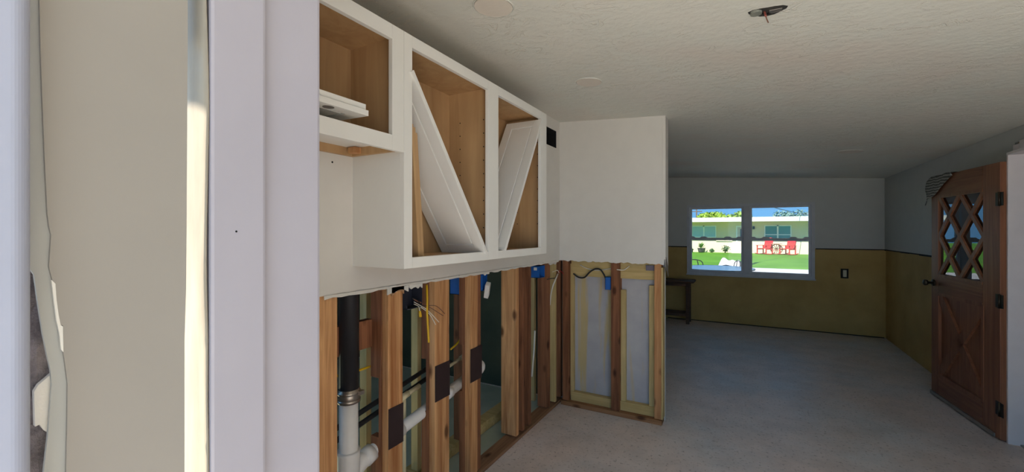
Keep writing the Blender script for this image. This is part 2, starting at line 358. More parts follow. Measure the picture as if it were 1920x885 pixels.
# --- far wall with the window hole, right wall with the door hole
WX0, WX1, WZ0, WZ1 = -0.885, 0.89, 0.785, 1.945
wf = empty('wall_far', (0, YF, 0)); struct(wf, 'far living room wall, grey above and bare yellow-brown below')
def slabwall(nm, name, pieces, mat, par):
    bm = bmesh.new()
    for a, b in pieces: addbox(bm, a, b)
    return build(name, bm, mat, par)
slabwall('', 'upper_drywall', [((-4.2, YF, CUT), (WX0, YF + 0.02, 2.62)), ((WX1, YF, CUT), (XR, YF + 0.02, 2.45)), ((WX0, YF, WZ1), (WX1, YF + 0.02, 2.47))], GREYLIV, wf)
slabwall('', 'bare_lower_wall', [((-4.2, YF + 0.018, 0), (WX0, YF + 0.12, 2.6)), ((WX1, YF + 0.018, 0), (XR + 0.1, YF + 0.12, 2.4)), ((WX0, YF + 0.018, 0), (WX1, YF + 0.12, WZ0)), ((WX0, YF + 0.018, WZ1), (WX1, YF + 0.12, 2.45))], LOWER, wf)
DARKEDGE = plain('dark_torn_edge', srgb(44, 36, 28), 0.9)
rnd = random.Random(9)
def cut_edge(a, b, par, axis):
    bm = bmesh.new(); u = a
    while u < b:
        w = min(rnd.uniform(0.1, 0.4), b - u); z = rnd.uniform(0.004, 0.012)
        if axis == 0: addbox(bm, (u, YF - 0.002, CUT - 0.004 - z), (u + w, YF + 0.012, CUT + 0.004))
        else: addbox(bm, (XR - 0.002, u, CUT - 0.004 - z), (XR + 0.012, u + w, CUT + 0.004))
        u += w
    build('cut_edge', bm, DARKEDGE, par)
cut_edge(-2.0, WX0, wf, 0); cut_edge(WX1 + 0.01, XR, wf, 0)
box('floor_line', (-1.2, YF + 0.012, 0.0), (XR, YF + 0.019, 0.012), DARKEDGE, wf)  # dark strip along the foot of the far wall
DY0, DY1, DZ = 3.36, 4.30, 2.04
wr = empty('wall_right', (XR, 5.0, 0)); struct(wr, 'right living room wall, grey above and bare yellow-brown below')
slabwall('', 'upper_drywall', [((XR, 4.42, CUT), (XR + 0.02, YF + 0.02, 2.40)), ((XR, 0.26, 0), (XR + 0.02, DY0 - 0.11, 2.40)), ((XR, DY0 - 0.11, DZ + 0.1), (XR + 0.02, 4.42, 2.40))], GREYLIV, wr)
slabwall('', 'bare_lower_wall', [((XR + 0.018, DY1 + 0.02, 0), (XR + 0.14, YF + 0.12, 2.38)), ((XR + 0.018, 0.26, 0), (XR + 0.14, DY0 - 0.02, 2.38)), ((XR + 0.018, DY0 - 0.02, DZ + 0.02), (XR + 0.14, DY1 + 0.02, 2.38))], LOWER, wr)
cut_edge(4.42, YF, wr, 1)
# rear exterior wall (behind the viewer the wide doorway), side room and living-room outer walls
YB0, YB1 = 0.262, 0.405
wb = empty('wall_back', (-1.0, YB0, 0)); struct(wb, 'white rear wall end beside the doorway')
box('wall_stub', (-1.60, YB0, 0), (-0.585, YB1, 2.50), WHITE, wb)
box('header', (-0.585, YB0, 2.16), (1.84, YB1, 2.52), WHITE, wb)
PB = onx(395, 434, -0.55).y; PA = onx(499, 434, -0.55).y; PE = onx(601, 434, -0.562).y
box('jamb_board', (-0.585, PB, 0), (-0.55, PA, 2.16), JAMB, wb, 0.004)
box('stop_board', (-0.585, PA - 0.01, 0), (-0.562, PE, 2.16), JAMB, wb, 0.005)
ws = empty('wall_side_room', (-4.2, 0.3, 0)); struct(ws, 'dull olive outer wall of the room behind the studs')
slabwall('', 'outer_wall', [((-4.3, 0.26, -0.2), (-4.19, 7.82, 2.75)), ((-4.2, 0.26, -0.2), (-3.0, 0.4, 2.7)), ((-2.0, 0.26, -0.2), (-1.6, 0.4, 2.6)), ((-3.0, 0.26, -0.2), (-2.0, 0.4, 0.9)), ((-3.0, 0.26, 2.0), (-2.0, 0.4, 2.65))], SIDEW, ws)  # unseen window opening in the rear side added to light this room
box('dividing_wall', (-4.2, 3.515, 0), (XW - 0.21, 3.54, 2.65), SIDEW, ws)

# ------------------------------------------------------------------ window
win = empty('window_1', (0, YF, WZ0)); struct(win, 'white twin sash window onto the street')
def frame(bm, x0, x1, z0, z1, y0, y1, w):
    addbox(bm, (x0, y0, z0), (x0 + w, y1, z1)); addbox(bm, (x1 - w, y0, z0), (x1, y1, z1)); addbox(bm, (x0 + w, y0, z0), (x1 - w, y1, z0 + w)); addbox(bm, (x0 + w, y0, z1 - w), (x1 - w, y1, z1))
bm = bmesh.new(); frame(bm, WX0, WX1, WZ0, WZ1, YF - 0.012, YF + 0.10, 0.042); build('outer_frame', bm, ALU, win)
box('mullion', (-0.045, YF - 0.010, WZ0 + 0.042), (0.045, YF + 0.10, WZ1 - 0.042), ALU, win, 0.004)
box('sill', (WX0 - 0.01, YF - 0.03, WZ0 - 0.018), (WX1 + 0.01, YF + 0.02, WZ0), ALU, win, 0.003)
ZM = 1.375
for x0, x1 in ((WX0 + 0.042, -0.045), (0.045, WX1 - 0.042)):
    bm = bmesh.new(); frame(bm, x0, x1, ZM - 0.02, WZ1 - 0.042, YF + 0.055, YF + 0.085, 0.03); up = build('upper_sash', bm, ALU, win)
    box('pane', (x0 + 0.03, YF + 0.068, ZM + 0.01), (x1 - 0.03, YF + 0.072, WZ1 - 0.072), WINGLASS, up)
    bm = bmesh.new(); frame(bm, x0, x1, WZ0 + 0.042, ZM + 0.02, YF + 0.02, YF + 0.05, 0.032); lo = build('lower_sash', bm, ALU, win)
    box('pane', (x0 + 0.032, YF + 0.033, WZ0 + 0.074), (x1 - 0.032, YF + 0.037, ZM - 0.012), WINGLASS, lo)
    for t in (0.04, 0.27, 0.72, 0.94):
        xx = x0 + (x1 - x0) * t
        bm = bmesh.new(); prism(bm, [(xx - 0.06, YF + 0.022, ZM + 0.018), (xx + 0.06, YF + 0.022, ZM + 0.018), (xx + 0.03, YF + 0.022, ZM + 0.042), (xx - 0.03, YF + 0.022, ZM + 0.042)], (0, 0.025, 0)); build('sash_lock', bm, ALU, lo)

# ------------------------------------------------------------------ front door: brown wooden leaf swung back against the right wall
HX, HYY = 1.578, 4.318
DL = 0.975; dang = math.atan2(1.492 - HX, 0.97)      # lean of the leaf away from the wall
dr = empty('door_1', (HX, HYY, 0.012)); struct(dr, 'brown wooden door with diamond lattice glazing, swung open')
dr.rotation_euler = (0, 0, -dang)
DT = 0.042; DH = 1.985
def plane_uv(px, py):
    d = ray(px, py); n = Vector((math.cos(dang), -math.sin(dang), 0)); p0 = Vector((HX, HYY, 0)); t = (p0 - Vector((0, 0, EYE))).dot(n) / d.dot(n)
    q = Vector((0, 0, EYE)) + d * t; return ((q - p0).dot(Vector((math.sin(dang), math.cos(dang), 0))), q.z - 0.012)
# local frame: y along the leaf from the hinge, +x towards the wall, face at x = 0
US = 0.20; UE = 0.855; ZL0, ZL1 = 1.095, 1.80   # glazed light
ZP0, ZP1 = 0.20, 0.93                           # crossbuck panel
def dbox(n, a, b, m, par=dr, bev=0.004): return box(n, a, b, m, par, bev, local=True)
dbox('hinge_stile', (0, 0, 0), (DT, US, DH), DOORW); dbox('latch_stile', (0, UE, 0), (DT, DL, DH), DOORW)
dbox('top_rail', (0, US, ZL1), (DT, UE, DH), DOORX); dbox('lock_rail', (0, US, ZP1), (DT, UE, ZL0), DOORX); dbox('bottom_rail', (0, US, 0), (DT, UE, ZP0), DOORX)
dbox('glass', (DT * 0.5 - 0.002, US, ZL0), (DT * 0.5 + 0.002, UE, ZL1), DOORGLASS, bev=0)
dbox('panel', (DT * 0.5, US, ZP0), (DT * 0.5 + 0.012, UE, ZP1), DOORW, bev=0)
def bar(n, p, q, w, x0, x1, m, par=dr, trim=None):
    p = Vector((0, p[0], p[1])); q = Vector((0, q[0], q[1])); d = (q - p).normalized(); s = Vector((0, -d.z, d.y)) * (w / 2)
    bm = bmesh.new(); prism(bm, [Vector((x0, 0, 0)) + v for v in (p - s, q - s, q + s, p + s)], (x1 - x0, 0, 0))
    bmesh.ops.bevel(bm, geom=[e for e in bm.edges], offset=0.002, segments=1, affect='EDGES') if False else None
    return build(n, bm, m, par, local=True)
um = (US + UE) / 2; zm = (ZL0 + ZL1) / 2
for p, q in (((US, ZL0), (UE, ZL1)), ((US, ZL1), (UE, ZL0)), ((um, ZL1), (UE, zm)), ((um, ZL1), (US, zm)), ((US, zm), (um, ZL0)), ((UE, zm), (um, ZL0))):
    bar('lattice_bar', p, q, 0.034, 0.003, DT * 0.5 - 0.003, DOORW)
for p, q in (((US, ZP0), (UE, ZP1)), ((US, ZP1), (UE, ZP0))): bar('crossbuck_bar', p, q, 0.085, 0.002, DT * 0.5 + 0.001, DOORW)
for a, b in (((US, ZP0), (UE, ZP0)), ((US, ZP1), (UE, ZP1)), ((US, ZP0), (US, ZP1)), ((UE, ZP0), (UE, ZP1))): bar('panel_molding', a, b, 0.03, -0.004, 0.018, DOORW)
for a, b in (((US, ZL0), (UE, ZL0)), ((US, ZL1), (UE, ZL1))): bar('glazing_bead', a, b, 0.024, -0.004, 0.018, DOORW)
dbox('door_sweep', (-0.010, 0.05, 0.0), (0.0, DL, 0.028), plain('aluminium_sweep', srgb(150, 140, 130), 0.45, metal=0.6), bev=0.002)
kb = empty('knob_set', (0, 0.925, 1.02), dr); ORG[kb.name] = Vector()
for sx in (1, -1):
    bm = bmesh.new(); addtube(bm, [(0, 0, 0), (-0.012, 0, 0)], 0.03, 14); addtube(bm, [(-0.012, 0, 0), (-0.04, 0, 0), (-0.05, 0, 0), (-0.07, 0, 0), (-0.078, 0, 0)], [0.011, 0.012, 0.026, 0.027, 0.015], 14)
    if sx == -1: bmesh.ops.transform(bm, matrix=Matrix.Rotation(math.pi, 4, 'Z') @ Matrix.Translation((-DT, 0, 0)), verts=bm.verts)
    build('knob', bm, BRASS, kb, local=True, smooth=True)
dbox('latch_plate', (0.008, DL, 0.98), (DT - 0.008, DL + 0.002, 1.06), BRASS, bev=0)
for z in (0.22, 0.99, 1.72):
    h = tube('hinge', [(-0.006, -0.004, z - 0.05), (-0.006, -0.004, z + 0.05)], 0.008, BRASS, dr, 10, True)
    box('hinge_leaf', (-0.003, 0.0, z - 0.048), (0.0, 0.045, z + 0.048), BRASS, h, local=True); box('hinge_leaf', (-0.006, -0.045, z - 0.048), (-0.002, -0.004, z + 0.048), BRASS, h, local=True)
# striped rag over the latch corner
RAG = NT('striped_rag'); v = RAG.coord((1, 1, 1)); w = RAG.n('ShaderNodeTexWave', wave_type='BANDS', bands_direction='Z'); w.inputs['Scale'].default_value = 13; w.inputs['Distortion'].default_value = 4.0; RAG.l(v, w.inputs[0])
RAG.base(RAG.ramp(w.outputs['Fac'], [(0.35, srgb(84, 86, 82)), (0.6, srgb(150, 150, 144))])); RAG.rough(0.95)
rg = empty('rag', (HX, HYY, 0.012)); rg.rotation_euler = (0, 0, -dang); tag(rg, 'striped grey rag hung over the top corner of the brown door', 'rag')
bm = bmesh.new(); rows = []
for i in range(13):
    u = 0.60 + 0.42 * i / 12
    prof = []
    drop = 0.03 + 0.16 * max(0, min(1, (u - 0.60) / 0.30))
    for j in range(17):
        t = (j - 8) / 8
        s = abs(t) * (drop + 0.03); side = -1 if t < 0 else 1
        cxm = DT / 2
        if s < 0.03: x = cxm + side * s; z = DH + 0.008 + 0.012 * noise.noise(Vector((u * 14, t * 3, 0)))
        else: x = cxm + side * (0.030 + 0.030 * abs(noise.noise(Vector((u * 22, s * 16, side))))); z = DH + 0.008 - (s - 0.03)
        uu = u + 0.02 * noise.noise(Vector((s * 9, u * 6, 2))) + (0.015 if u > 0.97 else 0)
        z -= max(0, u - DL) * 1.6
        prof.append(Vector((x - 0.004 * (side < 0), uu, z)))
    rows.append(prof)
sheet(bm, rows, 0.004); build('cloth', bm, RAG.m, rg, local=True, smooth=True)
# door frame and casing
FRM = plain('white_door_frame_paint', srgb(234, 226, 226), 0.5, var=0.03)
tr = empty('trim_1', (XR, DY1, 0)); struct(tr, 'white painted frame of the front doorway')
box('jamb_board', (XR - 0.08, DY1, 0), (XR + 0.15, DY1 + 0.02, DZ), FRM, tr, 0.003)
box('stop_strip', (XR + 0.01, DY1 - 0.012, 0), (XR + 0.05, DY1, DZ), FRM, tr, 0.002)
box('casing', (XR - 0.018, DY1 + 0.02, 0), (XR, DY1 + 0.10, DZ + 0.08), FRM, tr, 0.004)
box('jamb_board', (XR - 0.02, DY0 - 0.02, 0), (XR + 0.15, DY0, DZ), FRM, tr, 0.003); box('casing', (XR - 0.018, DY0 - 0.10, 0), (XR, DY0 - 0.02, DZ + 0.08), FRM, tr, 0.004)
box('head_jamb', (XR - 0.08, DY0 - 0.02, DZ), (XR + 0.15, DY1 + 0.02, DZ + 0.02), FRM, tr, 0.003); box('casing', (XR - 0.018, DY0 - 0.10, DZ + 0.02), (XR, DY1 + 0.02, DZ + 0.10), FRM, tr, 0.004)
box('threshold', (XR - 0.02, DY0, 0), (XR + 0.15, DY1, 0.012), STEEL, tr, 0.003)

# ------------------------------------------------------------------ wing wall outside the rear doorway (close on the left)
XC = -0.55
wg = empty('wall_wing', (XC, 0, 0)); struct(wg, 'grey-cream wall close by with a torn paint edge')
def P(px, py, X=XC): return onx(px, py, X)
yC1 = P(352, 434).y
rt = [P(352, -150), P(352, 60), P(351, 230), P(350, 420), P(349, 540), P(346, 640), P(346, 760), P(346, 1050)]
lf = [(122, 1050), (124, 885), (126, 800), (127, 720), (122, 680), (119, 660), (118, 610), (110, 612), (108, 575), (102, 560), (99, 528), (92, 500), (96, 440), (92, 425), (89, 400), (84, 300), (80, 200), (76, 90), (74, 0), (72, -150)]
bm = bmesh.new(); prism(bm, rt + [P(a, b) for a, b in lf], (-0.0035, 0, 0)); build('paint_skin', bm, PANELC, wg)
band = [(130, 1050), (130, -150), (40, -150), (40, 480), (64, 515), (70, 560), (80, 625), (88, 665), (95, 695), (97, 720), (92, 790), (90, 815), (86, 850), (82, 885), (78, 1050)]
bm = bmesh.new(); prism(bm, [P(a, b, XC - 0.0035) for a, b in band], (-0.004, 0, 0)); build('filler_band', bm, BANDC, wg)
# white plaster rim where the skin has flaked
bm = bmesh.new(); prism(bm, [P(a, b, XC + 0.0005) for a, b in ((97, 525), (104, 532), (106, 560), (110, 590), (114, 610), (118, 612), (119, 660), (115, 655), (112, 625), (106, 600), (101, 560))], (-0.003, 0, 0)); build('flaked_rim', bm, GYP, wg)
box('core_panel', (XC - 0.0079, 0.135, 0.2), (XC - 0.0076, yC1 - 0.004, 2.2), BANDC, wg)
CRUM = NT('crumbled_block'); v = CRUM.coord((1, 1, 1)); n = CRUM.noise(v, 40, 6, 0.7); CRUM.base(CRUM.ramp(n, [(0.3, srgb(84, 78, 80)), (0.7, srgb(160, 150, 150))])); CRUM.rough(0.95); CRUM.bump(n, 0.9, 0.01)
bm = bmesh.new()
rows = [[Vector((XC - 0.02 + 0.008 * noise.noise(Vector((i * 0.5, j * 0.7, 1))), 0.105 + 0.04 * j / 6, 1.0 + 0.62 * i / 30)) for j in range(7)] for i in range(31)]
sheet(bm, rows, 0.004); build('block_core', bm, CRUM.m, wg)
bm = bmesh.new(); prism(bm, [P(a, b, XC - 0.009) for a, b in ((64, 735), (72, 722), (84, 712), (98, 700), (100, 745), (96, 815), (84, 808), (74, 796), (66, 800))], (-0.006, 0, 0)); build('plaster_chunk', bm, GYP, wg)
# rounded corner trim at the very left
t2 = empty('trim_2', (-0.52, 0.05, 0)); struct(t2, 'bluish-white rounded trim at the left edge')
yD = P(62, 434, -0.524).y; r = 0.013
prof = [Vector((-0.56, -0.05, 0)), Vector((-0.52, -0.05, 0))] + [Vector((-0.52 - r + r * math.cos(a), yD - r + r * math.sin(a), 0)) for a in [k * math.pi / 2 / 10 for k in range(11)]] + [Vector((-0.548, yD, 0))]
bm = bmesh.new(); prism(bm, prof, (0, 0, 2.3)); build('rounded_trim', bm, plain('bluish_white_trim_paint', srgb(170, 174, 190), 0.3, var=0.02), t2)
# sunlit cream sheet curling out of the gap between jamb and wall
SHEET = NT('cream_plastic_sheet'); v = SHEET.coord((60, 60, 9)); n = SHEET.noise(v, 1, 5, 0.6); SHEET.base(SHEET.ramp(n, [(0.3, srgb(134, 124, 108)), (0.7, srgb(148, 139, 122))])); SHEET.rough(0.5); SHEET.bump(n, 0.2, 0.004)
bm = bmesh.new(); rows = []
for i in range(90):
    z = 0.95 + 1.25 * i / 89; fold = 0.004 * math.exp(-((z - 1.43) / 0.05) ** 2)
    row = []
    for j in range(11):
        s = j / 10; x = -0.612 + 0.060 * s
        y = 0.2585 - 0.0075 * math.sin(math.pi * s) + 0.0025 * noise.noise(Vector((s * 3, z * 7, 0))) - fold * math.sin(s * 9) * 0.6
        row.append(Vector((x, y, z)))
    rows.append(row)
sheet(bm, rows, 0.001); o = build('plastic_sheet', bm, SHEET.m, smooth=True); tag(o, 'cream plastic sheet lit by sun in the gap beside the jamb', 'sheet')
bm = bmesh.new(); a = P(353, -40, -0.566)
addbox(bm, (-0.575, yC1 - 0.004, 1.72), (-0.566, yC1 + 0.002, 1.95)); o = build('gap_dark_strip', bm, BRASS); tag(o, 'thin dark strip standing in for the dark behind the gap', 'stand_in')  # added strip; its dark colour stands in for the unlit gap

# ------------------------------------------------------------------ upper cabinets
XF = -1.137; CZ0, CZ1 = 1.357, 2.262
TOE = 0.019
def cab_open(par, y0, y1, z0, z1, holes=True):
    pass
def pinholes(par, y, face, x0, z0, z1, n, name='pin_hole'):
    for xx in (x0, x0 - 0.15):
        for k in range(n):
            z = z0 + (z1 - z0) * k / (n - 1)
            bm = bmesh.new(); bmesh.ops.create_circle(bm, cap_ends=True, radius=0.0032, segments=8, matrix=Matrix.Translation((xx, y - 0.0012, z)) @ Matrix.Rotation(math.pi / 2, 4, 'X'))
            bmesh.ops.solidify(bm, geom=bm.faces[:], thickness=0.001); build(name, bm, DARK, par)
cab = empty('upper_cabinet', (-1.28, 1.85, CZ0)); tag(cab, 'white double wall cabinet, doors off, with loose doors leaning inside', 'cabinet')
Y0, Y1 = 1.199, 2.50
box('side_panel', (XW, Y0, CZ0), (XF - TOE, Y0 + 0.012, CZ1), CABW, cab); box('side_panel', (XW, Y1 - 0.012, CZ0), (XF - TOE, Y1, CZ1), CABW, cab)
for ya, yb in ((Y0 + 0.012, 1.845), (1.851, Y1 - 0.012)):
    box('back_panel', (XW + 0.001, ya, CZ0), (XW + 0.007, yb, CZ1), PLY, cab); box('top_panel', (XW + 0.007, ya, CZ1 - 0.022), (XF - TOE, yb, CZ1 - 0.008), PLY, cab)
    box('bottom_panel', (XW + 0.007, ya, CZ0 + 0.020), (XF - TOE, yb, CZ0 + 0.034), PLY, cab)
box('divider', (XW + 0.007, 1.838, CZ0 + 0.034), (XF - TOE, 1.858, CZ1 - 0.022), PLY, cab)
lin = box('side_lining', (XW + 0.007, Y1 - 0.017, CZ0 + 0.034), (XF - TOE, Y1 - 0.012, CZ1 - 0.022), PLY, cab); box('side_lining', (XW + 0.007, Y0 + 0.012, CZ0 + 0.034), (XF - TOE, Y0 + 0.017, CZ1 - 0.022), PLY, cab)
def ff(n, y0, y1, z0, z1, par): return box(n, (XF - TOE, y0, z0), (XF, y1, z1), CABW, par, 0.0015)
ff('stile', Y0, 1.244, CZ0, CZ1, cab); ff('stile', 1.797, 1.896, CZ0, CZ1, cab); ff('stile', 2.415, Y1 + 0.003, CZ0, CZ1, cab)
for a, b in ((1.244, 1.797), (1.896, 2.415)): ff('rail', a, b, CZ0, 1.399, cab); ff('rail', a, b, 2.215, CZ1, cab)
pinholes(cab, 1.838, 0, XF - 0.055, 1.52, 2.08, 9); pinholes(cab, Y1 - 0.017, 0, XF - 0.055, 1.55, 2.08, 8)
cab2 = empty('upper_cabinet', (-1.28, 0.8, 1.80)); tag(cab2, 'short white wall cabinet with a door laid flat in its opening', 'cabinet')
Z20 = 1.80
box('side_panel', (XW, Y0 - 0.016, 1.835), (XF - TOE, Y0 - 0.002, CZ1), PLY, cab2); box('side_panel', (XW, 0.44, Z20), (XF - TOE, 0.455, CZ1), CABW, cab2)
box('back_panel', (XW + 0.001, 0.455, Z20 + 0.03), (XW + 0.007, Y0 - 0.016, CZ1), PLY, cab2); box('top_panel', (XW + 0.007, 0.455, CZ1 - 0.022), (XF - TOE, Y0 - 0.016, CZ1 - 0.008), PLY, cab2)
box('bottom_panel', (XW + 0.001, 0.455, 1.838), (XF - TOE, Y0 - 0.002, 1.852), CABW, cab2)
box('cleat', (XW + 0.001, 0.455, 1.806), (XW + 0.018, Y0 - 0.002, 1.838), PLY, cab2); box('cleat', (XW + 0.018, Y0 - 0.018, 1.806), (XF - TOE, Y0 - 0.002, 1.838), PLY, cab2)
box('corner_block', (XW + 0.03, Y0 - 0.05, 1.812), (XW + 0.07, Y0 - 0.018, 1.836), PINE, cab2, 0.002)
ff('stile', 1.138, Y0 - 0.001, Z20, CZ1, cab2); ff('stile', 0.44, 0.49, Z20, CZ1, cab2); ff('rail', 0.49, 1.138, Z20, 1.856, cab2); ff('rail', 0.49, 1.138, 2.208, CZ1, cab2)

def shaker(name, w, h, label, group='loose cabinet doors', t=0.019):
    """cabinet door in a local frame: x width, y thickness (front at y=0), z height, with a routed panel groove"""
    r_ = empty(name, (0, 0, 0)); tag(r_, label, 'cabinet door', group)
    m = 0.052; g = 0.010
    bm = bmesh.new(); addbox(bm, (m + g, 0.001, m + g), (w - m - g, t - 0.001, h - m - g)); build('panel', bm, CABW, r_, True)
    for a, b in (((0, 0), (m, h)), ((w - m, 0), (w, h))): box('stile', (a[0], 0, a[1]), (b[0], t, b[1]), CABW, r_, 0.0015, True)
    for a, b in (((m, 0), (w - m, m)), ((m, h - m), (w - m, h))): box('rail', (a[0], 0, a[1]), (b[0], t, b[1]), CABW, r_, 0.0015, True)
    bm = bmesh.new(); frame(bm, m, w - m, m, h - m, 0.007, t - 0.007, g); build('groove', bm, CABW, r_, True)
    return r_
def place(r_, origin, ex, ez):
    """ex: direction of the door's width, ez: of its height"""
    ex = Vector(ex).normalized(); ez = (Vector(ez) - Vector(ez).dot(ex) * ex).normalized(); ey = ez.cross(ex)
    r_.matrix_world = Matrix(((ex.x, ey.x, ez.x, origin[0]), (ex.y, ey.y, ez.y, origin[1]), (ex.z, ey.z, ez.z, origin[2]), (0, 0, 0, 1)))
ZB = CZ0 + 0.036
# opening 2: two doors stacked, foot to the right, head leaning to the left
d1 = shaker('cabinet_door', 0.275, 0.90, 'white shaker door leaning left in the middle cabinet opening, front one')
place(d1, (XF + 0.010, 1.774, 1.4005), (-1, 0, 0), (0, 1.262 - 1.80, 0.735))
d2 = shaker('cabinet_door', 0.245, 0.925, 'white shaker door mostly hidden behind the one leaning left')
place(d2, (XF - 0.022, 1.808, ZB), (-1, 0, 0), (0, 1.285 - 1.822, 0.735))
# opening 3: door with foot to the left, head to the right, sticking out a little
d3 = shaker('cabinet_door', 0.255, 0.93, 'white shaker door leaning right in the cabinet opening nearest the vent')
place(d3, (XF + 0.012, 1.955, ZB - 0.0), (-1, 0, 0), (0, 2.425 - 1.955, 0.81))
# opening 1: door lying flat on the rail
d4 = shaker('cabinet_door', 0.26, 0.50, 'white cabinet door lying flat in the short cabinet, upper of the two')
place(d4, (XF + 0.020, 0.998, 1.927), (-1, 0, 0.02), (0, -1, 0.0))
d5 = shaker('cabinet_door', 0.27, 0.50, 'white cabinet door with a hinge cup hole, under the other flat one')
place(d5, (XF + 0.026, 1.004, 1.907), (-1, 0, 0.02), (0, -1, 0.0))
bm = bmesh.new(); bmesh.ops.create_cone(bm, cap_ends=True, segments=20, radius1=0.0175, radius2=0.0175, depth=0.002)
hc = build('hinge_cup', bm, plain('hinge_cup_shade', srgb(120, 112, 104), 0.7), d5, True); hc.rotation_euler = (math.pi / 2, 0, 0); hc.location = (0.028, 0.0192, 0.135)
# tan boards on end
def board(name, y, x0, x1, z1, lean, label, th=0.012):
    bm = bmesh.new(); prism(bm, [(x0, y + lean, ZB), (x0, y + th + lean, ZB), (x0, y + th, z1), (x0, y, z1)], (x1 - x0, 0, 0)); o = build(name, bm, PLY); tag(o, label, 'board', 'tan shelf boards in the cabinet'); return o
board('shelf_board', 1.270, XW + 0.02, XF - 0.030, 1.93, 0.043, 'tan shelf board standing on end, outermost of the three by the side')
board('shelf_board', 1.284, XW + 0.02, XF - 0.032, 1.92, 0.043, 'tan shelf board standing on end, middle of the three')
board('shelf_board', 1.298, XW + 0.02, XF - 0.034, 1.90, 0.043, 'tan shelf board standing on end, innermost of the three')
o = board('shelf_board', 1.8585, XW + 0.02, XF - 0.03, 1.98, 0.052, 'tan shelf board standing on end beside the door leaning right')
bm = bmesh.new(); rnd = random.Random(2); rows = [[Vector((XF - 0.03 - 0.01 * j, 1.925 + 0.004 * j + rnd.uniform(-.004, .004), ZB + 0.001 + 0.10 * i / 7)) for j in range(4)] for i in range(8)]
for i, rr in enumerate(rows):
    for v in rr: v.y += 0.012 * (i < 4) * (4 - i) / 4
sheet(bm, rows, 0.002); o = build('crumpled_paper', bm, GYP); tag(o, 'crumpled white paper scrap at the foot of the leaning door', 'paper')

# ------------------------------------------------------------------ plumbing
XP = XW - 0.10
dp = empty('drain_pipe', (XP, 1.275, 0)); tag(dp, 'black over grey-white drain stack with a long horizontal branch', 'pipe')
PY = 1.262; 
tube('black_riser', [(XP, PY, 0.80), (XP, PY, 2.38)], 0.043, BLACKP, dp, 20)
cl = tube('band_clamp', [(XP, PY, 0.755), (XP, PY, 0.815)], 0.046, STEEL, dp, 20)
for z in (0.765, 0.80): tube('clamp_band', [(XP, PY, z - 0.006), (XP, PY, z + 0.006)], 0.049, STEEL, cl, 20)
box('clamp_screw', (XP + 0.04, PY + 0.01, 0.79), (XP + 0.06, PY + 0.035, 0.808), STEEL, cl, 0.002)
tube('white_stack', [(XP, PY, 0.0), (XP, PY, 0.76)], 0.040, PVC, dp, 20)
ZT = 0.465
te = tube('tee_body', [(XP, PY, 0.33), (XP, PY, 0.37), (XP, PY, 0.53), (XP, PY, 0.545)], [0.050, 0.047, 0.047, 0.050], PVC, dp, 20)
br = curve_pts([(XP, PY, 0.42), (XP, PY + 0.06, 0.455), (XP, PY + 0.11, 0.475)], 6); tube('tee_branch', br, 0.036, PVC, te, 16)
tube('tee_collar', [(XP, PY + 0.085, 0.466), (XP, PY + 0.13, 0.478)], 0.041, PVC, te, 16)
tube('branch_pipe', [(XP, PY + 0.10, 0.475), (XP, 2.27, 0.605)], 0.030, PVC, dp, 16)
def on_branch(y): return (XP, y, 0.475 + (y - 1.37) * (0.13 / 0.90))
for y0, y1 in ((1.52, 1.585), (1.93, 1.985), (2.205, 2.235)): tube('coupling', [on_branch(y0), on_branch(y1)], 0.035, PVC, dp, 16)
el = curve_pts([on_branch(2.25), on_branch(2.29), (XP - 0.02, 2.325, 0.617), (XP - 0.065, 2.335, 0.62)], 6); tube('elbow', el, 0.035, PVC, dp, 16)
sp = empty('supply_pipe', (XP, 1.6, 0.6)); tag(sp, 'cream supply tee and riser behind the drain branch', 'pipe')
XS = XP - 0.055
tube('supply_run', [(XS, 1.60, 0.625), (XS, 1.78, 0.650)], 0.013, CPVC, sp, 10); tube('riser', [(XS, 1.66, 0.02), (XS, 1.66, 0.632)], 0.011, CPVC, sp, 10)
tube('tee_fitting', [(XS, 1.63, 0.628), (XS, 1.69, 0.637)], 0.017, CPVC, sp, 10); tube('end_fitting', [(XS, 1.595, 0.624), (XS, 1.615, 0.627)], 0.018, CPVC, sp, 10)
tube('stub_elbow', curve_pts([(XS, 2.16, 0.70), (XS, 2.24, 0.715), (XS + 0.01, 2.28, 0.71), (XS + 0.012, 2.285, 0.685)], 5), 0.014, CPVC, sp, 10)
tube('supply_run', [(XS, 1.90, 0.662), (XS, 2.16, 0.700)], 0.010, CPVC, sp, 10)
for k, (dx, dz) in enumerate(((0.0, 0.0), (-0.03, 0.035))):
    o = tube('black_pipe', [(XP - 0.085 + dx, 0.85, 0.50 + dz), (XP - 0.085 + dx, 2.1, 0.69 + dz)], 0.013, BLACKP, None, 10)
    tag(o, ('thin black pipe running low behind the drain stack', 'thin black pipe running just above its twin behind the stack')[k], 'pipe', 'thin black pipes')

# ------------------------------------------------------------------ electrical boxes and wires
def ebox(x0, x1, y0, y1, z0, z1, label, mark=False, mat=BLUE):
    e = empty('electrical_box', ((x0 + x1) / 2, (y0 + y1) / 2, z0)); tag(e, label, 'electrical box', 'blue electrical boxes')
    w = 0.003; bm = bmesh.new()
    addbox(bm, (x0, y0, z0), (x0 + w, y1, z1)); addbox(bm, (x0, y0, z0), (x1, y0 + w, z1)); addbox(bm, (x0, y1 - w, z0), (x1, y1, z1)); addbox(bm, (x0, y0, z0), (x1, y1, z0 + w)); addbox(bm, (x0, y0, z1 - w), (x1, y1, z1))
    build('box_shell', bm, mat, e)
    for za in (z0 + 0.01, z1 - 0.02): box('mounting_ear', (x1 - 0.004, y0 - 0.006, za), (x1, y0, za + 0.01), mat, e)
    if mark:
        box('label_sticker', (x1 - 0.05, y0 - 0.0006, z1 - 0.035), (x1 - 0.022, y0 - 0.0001, z1 - 0.012), WIREW, e)
    return e
